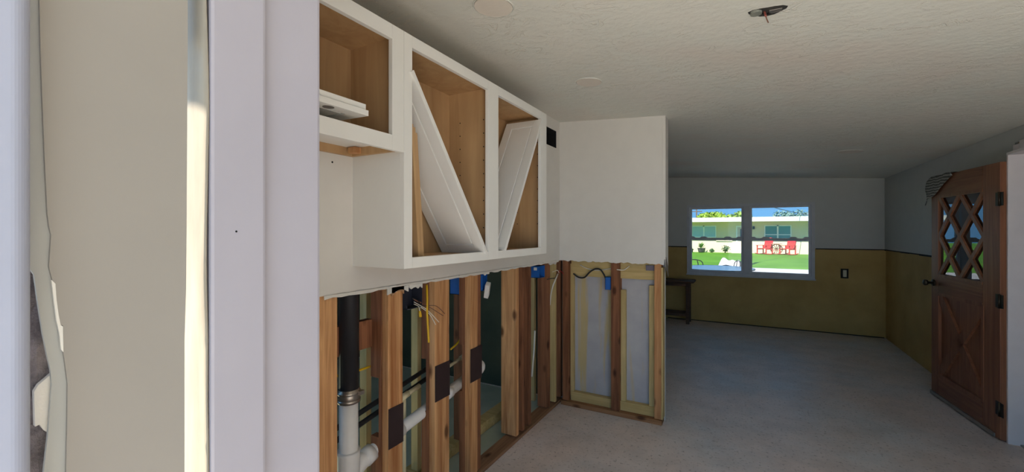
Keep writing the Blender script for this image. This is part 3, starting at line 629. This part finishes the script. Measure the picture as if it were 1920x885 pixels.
stud(2.335, 2.373, XB + 0.045, XB - 0.05, OLD, name='rear_stud')
ebox(XB - 0.035, XB + 0.045, 2.275, 2.333, 1.08, 1.205, 'blue electrical box deep between the studs, showing a flat blue side')
ebox(SX0 - 0.075, SX0, 2.195, 2.25, 1.13, 1.235, 'blue electrical box with a white device dangling, under the cabinet')
ebox(SX0 - 0.085, SX0, 3.02, 3.12, 1.13, 1.225, 'blue electrical box with a small white sticker near the corner', True)
ebox(-1.02, -0.975, YS0 - 0.004, YS0 + 0.05, 1.02, 1.125, 'blue electrical box on the middle stud of the partition')
b2 = ebox(SX0 - 0.07, SX0, 1.53, 1.64, 1.12, 1.26, 'dark electrical box stuffed with wires under the torn drywall', False, plain('dark_box_plastic', srgb(44, 46, 58), 0.6))
o = box('switch_device', (-0.014, -0.02, -0.05), (0.014, 0.02, 0.05), plain('white_device', srgb(230, 228, 222), 0.4), None, 0.003, True); o.location = (XW + 0.01, 2.215, 1.135); o.rotation_euler = (0.5, 0.2, 0.4); tag(o, 'white device dangling from the blue box under the cabinet', 'switch')
ORG[o.name] = Vector()
YC = onx(800, 540, XW)
o = tube('yellow_cable', curve_pts([onx(800, 534, XW - 0.02), onx(801, 560, XW), onx(801, 590, XW + 0.004), onx(804, 642, XW + 0.002)], 8), 0.0055, YELLOW); tag(o, 'yellow cable hanging down over a stud beside the wires', 'cable')
bx = onx(776, 572, XW - 0.03)
wires = (('white', WIREW, ((776, 570), (792, 578), (806, 590), (817, 609))), ('white', WIREW, ((776, 566), (790, 574), (803, 583), (823, 604))), ('brown', WIREBR, ((776, 562), (798, 572), (818, 574), (834, 588))), ('brown', WIREBR, ((774, 560), (795, 570), (812, 580), (831, 592))), ('black', WIREB, ((772, 558), (784, 564), (790, 572), (800, 574))))
wdesc = ('white wire drooping lowest from the dark box', 'white wire curling out below the yellow cable', 'bare brown wire reaching furthest across the stud', 'brown wire reaching across just under its twin', 'short black wire curling at the mouth of the dark box')
for k, (c_, m, pts) in enumerate(wires):
    o = tube('wire', curve_pts([onx(*p, XW - 0.03 + 0.018 * i) for i, p in enumerate(pts)], 6), 0.0021, m, None, 6); tag(o, wdesc[k], 'wire', 'loose wires from the dark box')
o = tube('wire', curve_pts([onx(779, 571, XW - 0.03), onx(785, 575, XW - 0.01), onx(787, 584, XW)], 6), 0.0022, WIREW, None, 6); tag(o, 'white wire ending in a yellow wire nut', 'wire', 'loose wires from the dark box')
tube('wire_nut', [onx(787, 583, XW), onx(788.5, 594, XW)], [0.006, 0.0075], YELLOW, o, 8, )
for (pts, lab) in ((((632, 705), (655, 700), (680, 692), (706, 683)), 'yellow cable crossing behind the black riser'), (((845, 655), (858, 643), (868, 628), (880, 612)), 'yellow cable slanting between two studs')):
    o = tube('yellow_cable', curve_pts([onx(*p, XW - 0.155) for p in pts], 6), 0.006, YELLOW, None, 8); tag(o, lab, 'cable')
def wire(name, pts, m, r, lab, grp=None):
    o = tube(name, curve_pts(pts, 8), r, m, None, 7); tag(o, lab, 'cable' if 'cable' in name else 'wire', grp); return o
wire('white_cable', [onx(1046, 514, XW + 0.01), onx(1043, 521, XW + 0.02), onx(1037, 535, XW), onx(1033, 552, XW - 0.01), onx(1031, 572, XW - 0.02)], WIREW, 0.006, 'white cable hanging below the box near the corner')
wire('red_wire', [onx(1046, 511, XW + 0.005), onx(1051, 508, XW + 0.02), onx(1056, 513, XW + 0.03), onx(1062, 518, XW + 0.03)], WIRER, 0.0032, 'short red wire by the corner box')
wire('white_wire', [onx(1036, 510, XW), onx(1045, 507, XW + 0.01), onx(1048, 512, XW + 0.02)], WIREW, 0.0032, 'short white wire by the corner box')
wire('black_wire', [onx(1026, 524, XW), onx(1034, 522, XW + 0.01), onx(1041, 521, XW + 0.01), onx(1046, 514, XW)], WIREB, 0.004, 'short black wire below the corner box')
wire('white_cable', [onx(997, 706, XW - 0.08), onx(1001, 660, XW - 0.10), onx(1003, 620, XW - 0.10)], WIREW, 0.007, 'white cable hanging low behind the cluster of studs')
yq = YS0 + 0.01
wire('black_cable', [ony(1075, 513, yq), ony(1085, 520, yq), ony(1096, 520, yq), ony(1106, 510, yq), ony(1117, 504, yq), ony(1126, 506, yq), ony(1133, 516, yq), ony(1138, 528, yq)], WIREB, 0.0065, 'black cable looping across the partition bay to a blue box')
wire('white_cable', [ony(1088, 497, yq + .02), ony(1100, 503, yq + .02), ony(1120, 507, yq + .02), ony(1146, 504, yq + .02), ony(1160, 506, yq - .012), ony(1170, 506, yq + .02), ony(1180, 499, yq + .02)], WIREW, 0.004, 'thin white cable strung under the partition drywall')
# ceiling junction box with wires
jb = empty('ceiling_box', (0.07, 1.90, zc(0.07))); tag(jb, 'open ceiling junction box with wires hanging out', 'junction box')
bm = bmesh.new(); n = 16; ex = [(1 + 0.16 * math.sin(k * 5.1)) for k in range(n)]
hole = [Vector((0.07 + 0.062 * ex[k] * math.cos(2 * math.pi * k / n), 1.90 + 0.036 * ex[k] * math.sin(2 * math.pi * k / n), 0)) for k in range(n)]
for v in hole: v.z = zc(v.x) - 0.0015
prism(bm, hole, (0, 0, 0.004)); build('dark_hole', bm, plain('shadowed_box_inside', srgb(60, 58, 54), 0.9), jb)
bm = bmesh.new(); addbox(bm, (0.075, 1.89, zc(0.07) - 0.006), (0.118, 1.915, zc(0.07) - 0.001), 0.001); build('metal_bracket', bm, STEEL, jb)
bm = bmesh.new(); bmesh.ops.create_cone(bm, cap_ends=True, segments=14, radius1=0.020, radius2=0.022, depth=0.012, matrix=Matrix.Translation((0.032, 1.892, zc(0.03) - 0.004))); build('fitting_cup', bm, plain('grey_fitting', srgb(130, 132, 122), 0.6), jb)
bm = bmesh.new(); addtube(bm, curve_pts([(0.045, 1.91, zc(0.05)), (0.06, 1.90, zc(0.05) - 0.012), (0.08, 1.915, zc(0.07) - 0.006)], 5), 0.0028, 6); build('black_lead', bm, WIREB, jb, smooth=True)
bm = bmesh.new(); addtube(bm, curve_pts([(0.06, 1.90, zc(0.06)), (0.062, 1.885, zc(0.06) - 0.018), (0.064, 1.875, zc(0.06) - 0.03)], 5), 0.004, 6); build('red_wire_nut', bm, plain('brick_red_nut', srgb(170, 90, 78), 0.5), jb, smooth=True)
bm = bmesh.new(); addtube(bm, curve_pts([(0.064, 1.878, zc(0.06) - 0.028), (0.066, 1.875, zc(0.06) - 0.04), (0.072, 1.874, zc(0.06) - 0.058)], 5), 0.002, 6); build('bare_lead', bm, WIREBR, jb, smooth=True)

# ------------------------------------------------------------------ living room furniture
tb = empty('side_table', (-1.15, YF - 0.2, 0)); tag(tb, 'small dull brown side table under the window edge', 'table')
tx0, tx1, ty0, ty1, tz = -1.52, -0.74, YF - 0.42, YF - 0.06, 0.70
box('tabletop', (tx0, ty0, tz - 0.03), (tx1, ty1, tz), TABLEW, tb, 0.006)
for x in (tx0 + 0.05, tx1 - 0.12):
    for y in (ty0 + 0.04, ty1 - 0.09): box('leg', (x, y, 0), (x + 0.05, y + 0.05, tz - 0.03), TABLEW, tb, 0.005)
for y in (ty0 + 0.05, ty1 - 0.08): box('apron', (tx0 + 0.10, y, tz - 0.09), (tx1 - 0.12, y + 0.02, tz - 0.03), TABLEW, tb)
for y in (ty0 + 0.055, ty1 - 0.075): box('stretcher', (tx0 + 0.10, y, 0.12), (tx1 - 0.12, y + 0.025, 0.17), TABLEW, tb, 0.004)
ox = ony(1584, 513, YF).x; oz = ony(1584, 513, YF).z
ou = empty('wall_outlet', (ox, YF, oz)); tag(ou, 'cream wall outlet in a dark cutout on the far wall', 'outlet')
box('dark_cutout', (ox - 0.045, YF + 0.012, oz - 0.07), (ox + 0.045, YF + 0.0178, oz + 0.07), DARKEDGE, ou); box('receptacle', (ox - 0.02, YF + 0.002, oz - 0.05), (ox + 0.022, YF + 0.012, oz + 0.05), plain('cream_outlet', srgb(216, 206, 176), 0.5), ou, 0.003)
for dz in (-0.022, 0.022): box('socket_face', (ox - 0.013, YF + 0.0, oz + dz - 0.014), (ox + 0.015, YF + 0.003, oz + dz + 0.014), plain('cream_outlet', srgb(216, 206, 176)), ou, 0.001)

# ------------------------------------------------------------------ outdoors, street side
GZ = -0.20
def grass_mat():
    t = NT('lawn_grass'); v = t.coord((1, 1, 1)); a = t.noise(v, 0.5, 4); b = t.noise(v, 14, 4, 0.7)
    col = t.ramp(a, [(0.3, srgb(76, 130, 14)), (0.7, srgb(104, 156, 32))]); t.base(t.mix(0.5, col, t.ramp(b, [(0.3, (0.55, 0.6, 0.5, 1)), (0.65, (1.1, 1.1, 1.1, 1))]), 'MULTIPLY')); t.rough(0.9); t.bump(b, 0.6, 0.05); return t.m
GRASS = grass_mat()
CONC = plain('pale_concrete', srgb(214, 208, 196), 0.85, var=0.05, scale=1.5, bump=0.1)
ASPH = plain('pale_sunny_road', srgb(196, 192, 186), 0.9, var=0.05, scale=1.0)
YH = 38.0
o = box('lawn', (-60, YF + 0.13, GZ - 0.1), (60, 80, GZ), GRASS); struct(o, 'green lawns along the street')
o = box('road', (-60, 14.2, GZ), (60, 22.6, GZ + 0.012), ASPH); struct(o, 'pale sunlit street outside the window')
o = box('sidewalk', (-60, 13.2, GZ), (60, 14.2, GZ + 0.03), CONC); struct(o, 'white concrete footpath along the street')
o = box('patio_front', (-8, YF + 0.13, GZ), (5, 13.2, GZ + 0.02), CONC); struct(o, 'front concrete patio below the window')
# the house opposite
STUC = plain('cream_stucco', srgb(232, 210, 176), 0.9, var=0.03, scale=0.6)
ROOFW = plain('white_fascia', srgb(236, 234, 228), 0.6, var=0.02)
HG = plain('teal_window_glass', srgb(88, 142, 140), 0.15, var=0.1, scale=0.8); HGB = plain('pale_blue_blinds', srgb(176, 200, 206), 0.4)
hs = empty('house', (0, YH, GZ)); tag(hs, 'cream single-storey house with flat white roof across the street', 'house')
box('front_wall', (-14, YH, GZ), (8.2, YH + 0.3, 2.35), STUC, hs); box('side_wall', (8.0, YH + 0.3, GZ), (8.2, YH + 8, 2.35), STUC, hs)
rf = box('roof', (-15, YH - 1.15, 2.28), (9.2, YH + 9, 2.38), ROOFW, hs); box('fascia', (-15, YH - 1.22, 2.26), (9.2, YH - 1.15, 2.60), ROOFW, rf); box('roof_deck', (-15, YH - 1.15, 2.38), (9.2, YH + 9, 2.58), ROOFW, rf)
box('wall_band', (-14, YH - 0.05, GZ), (8.2, YH, 0.72), plain('pale_cream_band', srgb(240, 230, 200), 0.9, var=0.02), hs)  # wainscot band; its paler tone also carries the sunlit lower wall
def hwin(px0, px1, z0, z1, n, glass, split=None):
    x0, x1 = ony(px0, 434, YH).x, ony(px1, 434, YH).x
    f_ = bmesh.new(); frame(f_, x0, x1, z0, z1, YH - 0.06, YH, 0.07)
    for k in range(1, n): xx = x0 + (x1 - x0) * k / n; addbox(f_, (xx - 0.05, YH - 0.06, z0), (xx + 0.05, YH, z1))
    if split: addbox(f_, (x0, YH - 0.055, split - 0.03), (x1, YH, split + 0.03))
    w = build('window', f_, ROOFW, hs)
    for k in range(n): box('pane', (x0 + (x1 - x0) * k / n + 0.05, YH - 0.03, z0 + 0.05), (x0 + (x1 - x0) * (k + 1) / n - 0.05, YH - 0.015, z1 - 0.05), glass, w)
    return w, x0, x1
w, a, b = hwin(1297, 1343, 1.0, 1.98, 2, HGB); 
for k in range(8): box('blind_slat', (a + 0.1, YH - 0.042, 1.10 + k * 0.1), (b - 0.1, YH - 0.032, 1.17 + k * 0.1), HGB, w)
hwin(1433, 1484, 0.85, 1.98, 2, HG, 1.25)
hd = bmesh.new(); x0, x1 = ony(1380, 434, YH).x, ony(1397, 434, YH).x
frame(hd, x0, x1, GZ + 0.1, 1.95, YH - 0.07, YH, 0.1); dd = build('door', hd, ROOFW, hs); box('door_leaf', (x0 + 0.1, YH - 0.04, GZ + 0.1), (x1 - 0.1, YH - 0.01, 1.85), plain('pale_pink_door', srgb(206, 188, 180), 0.6), dd); box('door_light', (x0 + 0.3, YH - 0.055, 0.75), (x1 - 0.2, YH - 0.04, 1.7), plain('dark_purple_glass', srgb(84, 78, 92), 0.2), dd)
box('step', (x0 - 0.3, YH - 0.8, GZ), (x1 + 0.3, YH, GZ + 0.1), CONC, hs)
box('wall_lamp', (ony(1411, 430, YH).x, YH - 0.15, 1.68), (ony(1411, 430, YH).x + 0.15, YH, 1.9), BRASS, hs)
box('ledge', (ony(1343, 434, YH).x, YH - 0.12, 0.72), (ony(1373, 434, YH).x, YH, 0.82), plain('pale_cream_band', srgb(240, 230, 200)), hs)
for x in (ony(1519, 434, YH).x,): box('downspout', (x - 0.06, YH - 0.12, GZ), (x + 0.06, YH, 2.28), ROOFW, hs)
o = box('roof_unit', (ony(1516, 400, YH + 2).x, YH + 1.6, 2.585), (ony(1524, 400, YH + 2).x, YH + 2.4, 3.0), ROOFW, hs, 0.05)
# red rocking chairs
RED = plain('red_painted_wood', srgb(216, 60, 62), 0.5)
def rocker(name, px, label, face):
    p = ony(px, 434, YH - 1.6); r_ = empty(name, (p.x, p.y, GZ)); r_.rotation_euler = (0, 0, face); tag(r_, label, 'chair', 'red chairs on the lawn edge')
    L = lambda n, a, b, mt=None: box(n, a, b, RED, r_, 0.01, True, mt)
    for k in range(5): L('seat_slat', (-0.33, -0.34 + k * 0.13, 0.43), (0.33, -0.23 + k * 0.13, 0.46))
    tl = Matrix.Translation((0, 0.30, 0.43)) @ Matrix.Rotation(-0.25, 4, 'X')
    for k in range(6): L('back_slat', (-0.33 + k * 0.112, -0.015, 0), (-0.235 + k * 0.112, 0.015, 0.78 + 0.06 * math.sin(math.pi * (k + 0.5) / 6)), tl)
    for s in (-1, 1):
        L('front_leg', (s * 0.36 - 0.03, -0.36, 0.06), (s * 0.36 + 0.03, -0.29, 0.66)); L('rear_leg', (s * 0.36 - 0.03, 0.26, 0.06), (s * 0.36 + 0.03, 0.33, 0.66)); L('arm', (s * 0.37 - 0.06, -0.42, 0.66), (s * 0.37 + 0.06, 0.38, 0.69))
        bm = bmesh.new(); addtube(bm, [(s * 0.36, -0.55, 0.09), (s * 0.36, -0.3, 0.045), (s * 0.36, 0.0, 0.032), (s * 0.36, 0.3, 0.045), (s * 0.36, 0.6, 0.11)], 0.03, 6); build('rocker', bm, RED, r_, True)
        L('side_rail', (s * 0.36 - 0.02, -0.3, 0.36), (s * 0.36 + 0.02, 0.3, 0.43))
    return r_
rocker('rocking_chair', 1434, 'red rocking chair nearer the teal window, across the street', math.radians(-40)); rocker('rocking_chair', 1477, 'red rocking chair on the far side of the wheel table', math.radians(-40))
p = ony(1456, 434, YH - 1.6); wt = empty('wheel_table', (p.x, p.y, GZ)); tag(wt, 'small table with a wagon wheel base between red chairs', 'table')
bm = bmesh.new(); addtube(bm, [(0.36 * math.cos(a), 0, 0.40 + 0.36 * math.sin(a)) for a in [k * math.pi / 12 for k in range(25)]], 0.035, 6, False); BRW = plain('weathered_reddish_wood', srgb(176, 120, 100), 0.8); build('wheel_rim', bm, BRW, wt, True)
for k in range(6): a = k * math.pi / 6; tube('spoke', [(-0.36 * math.cos(a), 0, 0.40 - 0.36 * math.sin(a)), (0.36 * math.cos(a), 0, 0.40 + 0.36 * math.sin(a))], 0.022, BRW, wt, 6, True)
box('tabletop', (-0.34, -0.3, 0.77), (0.34, 0.3, 0.80), BRW, wt, 0.01, True)
# plants by the house
LEAF = plain('fresh_leaf_green', srgb(96, 140, 62), 0.6, var=0.4, scale=2); LEAFD = plain('dark_leaf_green', srgb(78, 108, 70), 0.7, var=0.4, scale=2); LEAFY = plain('sunny_leaf_green', srgb(150, 178, 62), 0.6, var=0.35, scale=0.6); LEAFB = plain('bluish_frond_green', srgb(120, 150, 140), 0.7, var=0.3, scale=0.8)
TERRA = plain('grey_pot', srgb(120, 110, 110), 0.8); TRUNK = plain('tree_bark', srgb(110, 92, 76), 0.9)
def leaf_quads(bm, c, rad, n, size, rnd, shell=0.5, flat=1.0):
    for _ in range(n):
        d = Vector((rnd.gauss(0, 1), rnd.gauss(0, 1), rnd.gauss(0, 1))).normalized(); k = shell + (1 - shell) * rnd.random(); p_ = Vector(c) + Vector((d.x * rad[0], d.y * rad[1], d.z * rad[2])) * k
        a = Vector((rnd.gauss(0, 1), rnd.gauss(0, 1), rnd.gauss(0, 1))).normalized(); b = a.cross(d).normalized() if a.cross(d).length > 0.01 else Vector((0, 0, 1)); a = a * size * rnd.uniform(0.6, 1.3); b = b * size * 0.5
        bm.faces.new([bm.verts.new(q) for q in (p_ - a, p_ - b, p_ + a, p_ + b)])
def plant(name, px, label, h, w, n, pot, spiky=False, seed=1):
    rnd = random.Random(seed); p = ony(px, 434, YH - 0.7); r_ = empty(name, (p.x, p.y, GZ)); tag(r_, label, 'plant')
    base = 0.0
    if pot: tube('pot', [(0, 0, 0.0), (0, 0, 0.1), (0, 0, 0.32), (0, 0, 0.36)], [0.2, 0.24, 0.29, 0.31], TERRA, r_, 14, True); base = 0.32
    bm = bmesh.new()
    if spiky:
        for k in range(26):
            a = rnd.uniform(0, 6.28); el = rnd.uniform(0.3, 1.4); L_ = h * rnd.uniform(0.8, 1.2); d = Vector((math.cos(a) * math.cos(el), math.sin(a) * math.cos(el), math.sin(el))); s = d.cross(Vector((0, 0, 1))).normalized() * 0.05
            o0 = Vector((0, 0, base)); m_ = o0 + d * L_ * 0.55; t_ = o0 + d * L_ - Vector((0, 0, L_ * 0.25))
            bm.faces.new([bm.verts.new(q) for q in (o0, m_ - s, t_, m_ + s)])
    else: leaf_quads(bm, (0, 0, base + h * 0.5), (w / 2, w / 2, h / 2), n, 0.08, rnd, 0.3)
    build('foliage', bm, LEAF if spiky else LEAFD, r_, True)
    if not pot: tube('stem', [(0, 0, 0), (0, 0, h * 0.5)], 0.04, TRUNK, r_, 6, True)
    return r_
plant('potted_plant', 1315, 'spiky plant in a grey pot by the house opposite', 0.65, 0.7, 0, True, True, 1)
plant('shrub', 1296, 'dark low shrub at the very edge of the window view', 0.4, 0.4, 100, False, seed=2); plant('shrub', 1335, 'small round shrub right of the potted plant', 0.35, 0.45, 110, False, seed=3); plant('shrub', 1360, 'taller loose shrub under the wall ledge', 0.62, 0.7, 130, False, seed=4)
# trees behind the house, utility pole, wire
def tree(name, px, py, Y, rx, rz, m, label, n, blobs, seed, size):
    rnd = random.Random(seed); c = ony(px, py, Y); r_ = empty(name, (c.x, Y, GZ)); tag(r_, label, 'tree')
    tube('trunk', [(0, 0, 0), (0.1, 0, (c.z - GZ) * 0.6), (0, 0, c.z - GZ)], [0.3, 0.22, 0.1], TRUNK, r_, 8, True)
    bm = bmesh.new()
    for k in range(blobs):
        a = rnd.uniform(0, 6.28); q = rnd.random() ** 0.5
        cc = (rx * 0.75 * q * math.cos(a), rx * 0.5 * q * math.sin(a), c.z - GZ + rz * rnd.uniform(-0.6, 0.6) * (1 - 0.5 * q)); leaf_quads(bm, cc, (rx * 0.36, rx * 0.36, rz * 0.42), n // blobs, size, rnd, 0.55)
    cr = build('crown', bm, m, r_, True); cr['kind'] = 'stuff'
tree('leafy_tree', 1358, 414, 56, 2.9, 1.6, LEAFY, 'sunny yellow-green tree rising behind the roof opposite', 4200, 16, 5, 0.22)
tree('feathery_tree', 1489, 410, 60, 2.3, 1.6, LEAFB, 'hazy grey-green tree behind the roof opposite', 900, 12, 6, 0.20)
p0 = ony(1306, 389, 62); ut = empty('utility_pole', (p0.x, 62, GZ)); tag(ut, 'thin utility pole with crossarm beyond the roof', 'pole')
tube('pole', [(p0.x, 62, GZ), (p0.x, 62, p0.z)], 0.08, TRUNK, ut, 8); box('crossarm', (p0.x - 0.7, 61.95, p0.z - 0.6), (p0.x + 0.7, 62.05, p0.z - 0.5), TRUNK, ut)
pk = ony(1402, 366, 24.0); u2 = empty('utility_pole', (pk.x, 24.0, GZ)); tag(u2, 'slim service pole standing behind the window mullion', 'pole')
tube('pole', [(pk.x, 24, GZ), (pk.x, 24, pk.z)], 0.09, TRUNK, u2, 8); box('pole_cap', (pk.x - 0.1, 23.9, pk.z), (pk.x + 0.1, 24.1, pk.z + 0.05), TRUNK, u2)
tube('service_wire', curve_pts([pk, ony(1440, 385, 28), ony(1475, 395, 33), ony(1519, 404, YH + 1.8)], 8), 0.02, WIREB, u2, 6)
# front patio: dark table, iron chair backs, white cloth
pc = onz(1345, 503, 0.52); SLATE = plain('slate_blue_tabletop', srgb(96, 120, 142), 0.25, var=0.05)
pt = empty('patio_table', (pc.x, pc.y, GZ)); tag(pt, 'slate-blue oval patio table just outside the window', 'table')
bm = bmesh.new(); bmesh.ops.create_cone(bm, cap_ends=True, segments=40, radius1=1.0, radius2=1.0, depth=0.03, matrix=Matrix.Translation((0, 0, 0.72)) @ Matrix.Diagonal((0.86, 0.9, 1, 1))); build('tabletop', bm, SLATE, pt, True)
bm = bmesh.new(); addtube(bm, [(0.865 * math.cos(a), 0.905 * math.sin(a), 0.72) for a in [k * math.pi / 20 for k in range(41)]], 0.02, 6, False); build('table_rim', bm, BLACKP, pt, True)
for sx in (-1, 1):
    for sy in (-1, 1): tube('leg', [(0.55 * sx, 0.55 * sy, 0.71), (0.6 * sx, 0.6 * sy, 0.0)], 0.022, BLACKP, pt, 8, True)
def iron_chair(dx, dy, label, rz):
    c = pc + Vector((dx, dy, 0)); r_ = empty('iron_chair', (c.x, c.y, GZ)); r_.rotation_euler = (0, 0, rz); tag(r_, label, 'chair', 'black iron patio chairs')
    T = lambda n, p: tube(n, curve_pts(p, 5), 0.014, BLACKP, r_, 7, True)
    T('back_hoop', [(-0.26, 0, 0.44), (-0.25, 0.04, 0.75), (-0.12, 0.06, 0.84), (0.12, 0.06, 0.84), (0.25, 0.04, 0.75), (0.26, 0, 0.44)])
    for x in (-0.1, 0.1): T('back_bar', [(x, 0, 0.44), (x * 1.3, 0.05, 0.68), (x, 0.06, 0.84)])
    for s in (-1, 1): T('arm', [(0.26 * s, 0.02, 0.66), (0.30 * s, -0.2, 0.70), (0.28 * s, -0.42, 0.62), (0.26 * s, -0.36, 0.50)])
    for s in (-1, 1):
        for y in (-0.38, 0.0): T('leg', [(0.25 * s, y, 0.46), (0.27 * s, y + 0.02 * s, 0.2), (0.28 * s, y, 0.014)])
    box('seat', (-0.28, -0.42, 0.43), (0.28, 0.02, 0.46), BLACKP, r_, 0.008, True)
iron_chair(-0.70, 1.25, 'black iron chair behind the patio table, by the window frame', 0.3); iron_chair(0.42, 1.35, 'black iron chair at the end of the patio table beside the mullion', -1.2)
cc = onz(1366, 492, 0.55); bm = bmesh.new(); rows = []
for i in range(22):
    row = []
    for j in range(15):
        u = -1.15 + 2.1 * i / 21; v = -0.5 + 1.0 * j / 14; su = 0.45
        prof = 0.38 + 0.28 * math.exp(-((u + 0.45) / 0.35) ** 2) + 0.26 * math.exp(-((u - 0.72) / 0.28) ** 2) + 0.30 * max(0, 1 - abs(u - 0.2) / 0.9)
        edge = max(0, 1 - (v / 0.5) ** 4) * max(0, 1 - ((u + 0.1) / 1.06) ** 6)
        z = prof * edge + 0.03 * noise.noise(Vector((u * 3, v * 3, 0)))
        row.append(Vector((cc.x + u * su, cc.y + 0.9 + v, GZ + 0.08 + max(0, z))))
    rows.append(row)
sheet(bm, rows, 0.01); o = build('white_cover', bm, plain('bright_white_cloth', srgb(240, 240, 238), 0.8), smooth=True); tag(o, 'white cloth cover heaped beyond the patio table', 'cover')
# ------------------------------------------------------------------ outdoors, rear side (behind the viewer)
o = box('patio_rear', (-8, -12, GZ), (8, 0.05, -0.02), CONC); struct(o, 'rear concrete patio')
o = box('ground_rear', (-60, -60, GZ - 0.1), (60, YF + 0.13, GZ - 0.005), plain('pale_shell_ground', srgb(206, 192, 176), 0.9)); struct(o, 'rear yard')

# added rear roof and walls cutting daylight, and a box darkening the front doorway
pr = empty('shade_cover_rear', (0.6, -0.5, 0)); struct(pr, 'unseen roof and side walls added to cut daylight at the rear')
PE_ = -1.0
box('shade_roof', (-0.556, PE_, 2.40), (2.1, 0.262, 2.50), WHITE, pr); box('shade_side_wall', (-0.592, PE_, -0.1), (-0.5605, 0.0, 2.40), WHITE, pr)
box('shade_side_wall', (1.84, PE_, -0.1), (1.94, 0.262, 2.40), WHITE, pr)
en = empty('doorway_light_block', (2.6, 3.8, 0)); struct(en, 'unseen closed box added to keep daylight out of the front door')
slabwall('', 'light_block_wall', [((1.84, 2.5, -0.25), (3.5, 5.3, -0.06)), ((3.4, 2.6, -0.1), (3.5, 5.2, 2.5)), ((1.84, 2.5, -0.1), (3.5, 2.6, 2.5)), ((1.84, 5.2, -0.1), (3.5, 5.3, 2.5)), ((1.84, 2.5, 2.4), (3.5, 5.3, 2.5))], STUC, en)

ev = empty('shade_eave_rear', (-2, -0.1, 2.4)); struct(ev, 'unseen rear eave and drip edge set to shadow the cream sheet')
box('shade_soffit', (-4.2, -0.172, 2.45), (-0.58, 0.2, 2.53), WHITE, ev); box('shade_gutter', (-4.2, -0.365, 2.45), (-0.58, -0.262, 2.50), WHITE, ev)  # added out of view; the slot between them shapes sun on the sheet

for px, py, X in ((443, 434, -0.55),):
    q = onx(px, py, X); bm = bmesh.new(); bmesh.ops.create_cone(bm, cap_ends=True, segments=10, radius1=0.0012, radius2=0.0012, depth=0.001, matrix=Matrix.Translation(q) @ Matrix.Rotation(math.pi / 2, 4, 'Y')); build('nail_hole', bm, DARK, wb)
for px, py in ((623, 304), (612, 560)):
    q = onx(px, py, XW); bm = bmesh.new(); bmesh.ops.create_cone(bm, cap_ends=True, segments=10, radius1=0.004, radius2=0.004, depth=0.002, matrix=Matrix.Translation(q) @ Matrix.Rotation(math.pi / 2, 4, 'Y')); build('nail_hole', bm, DARK, wl)
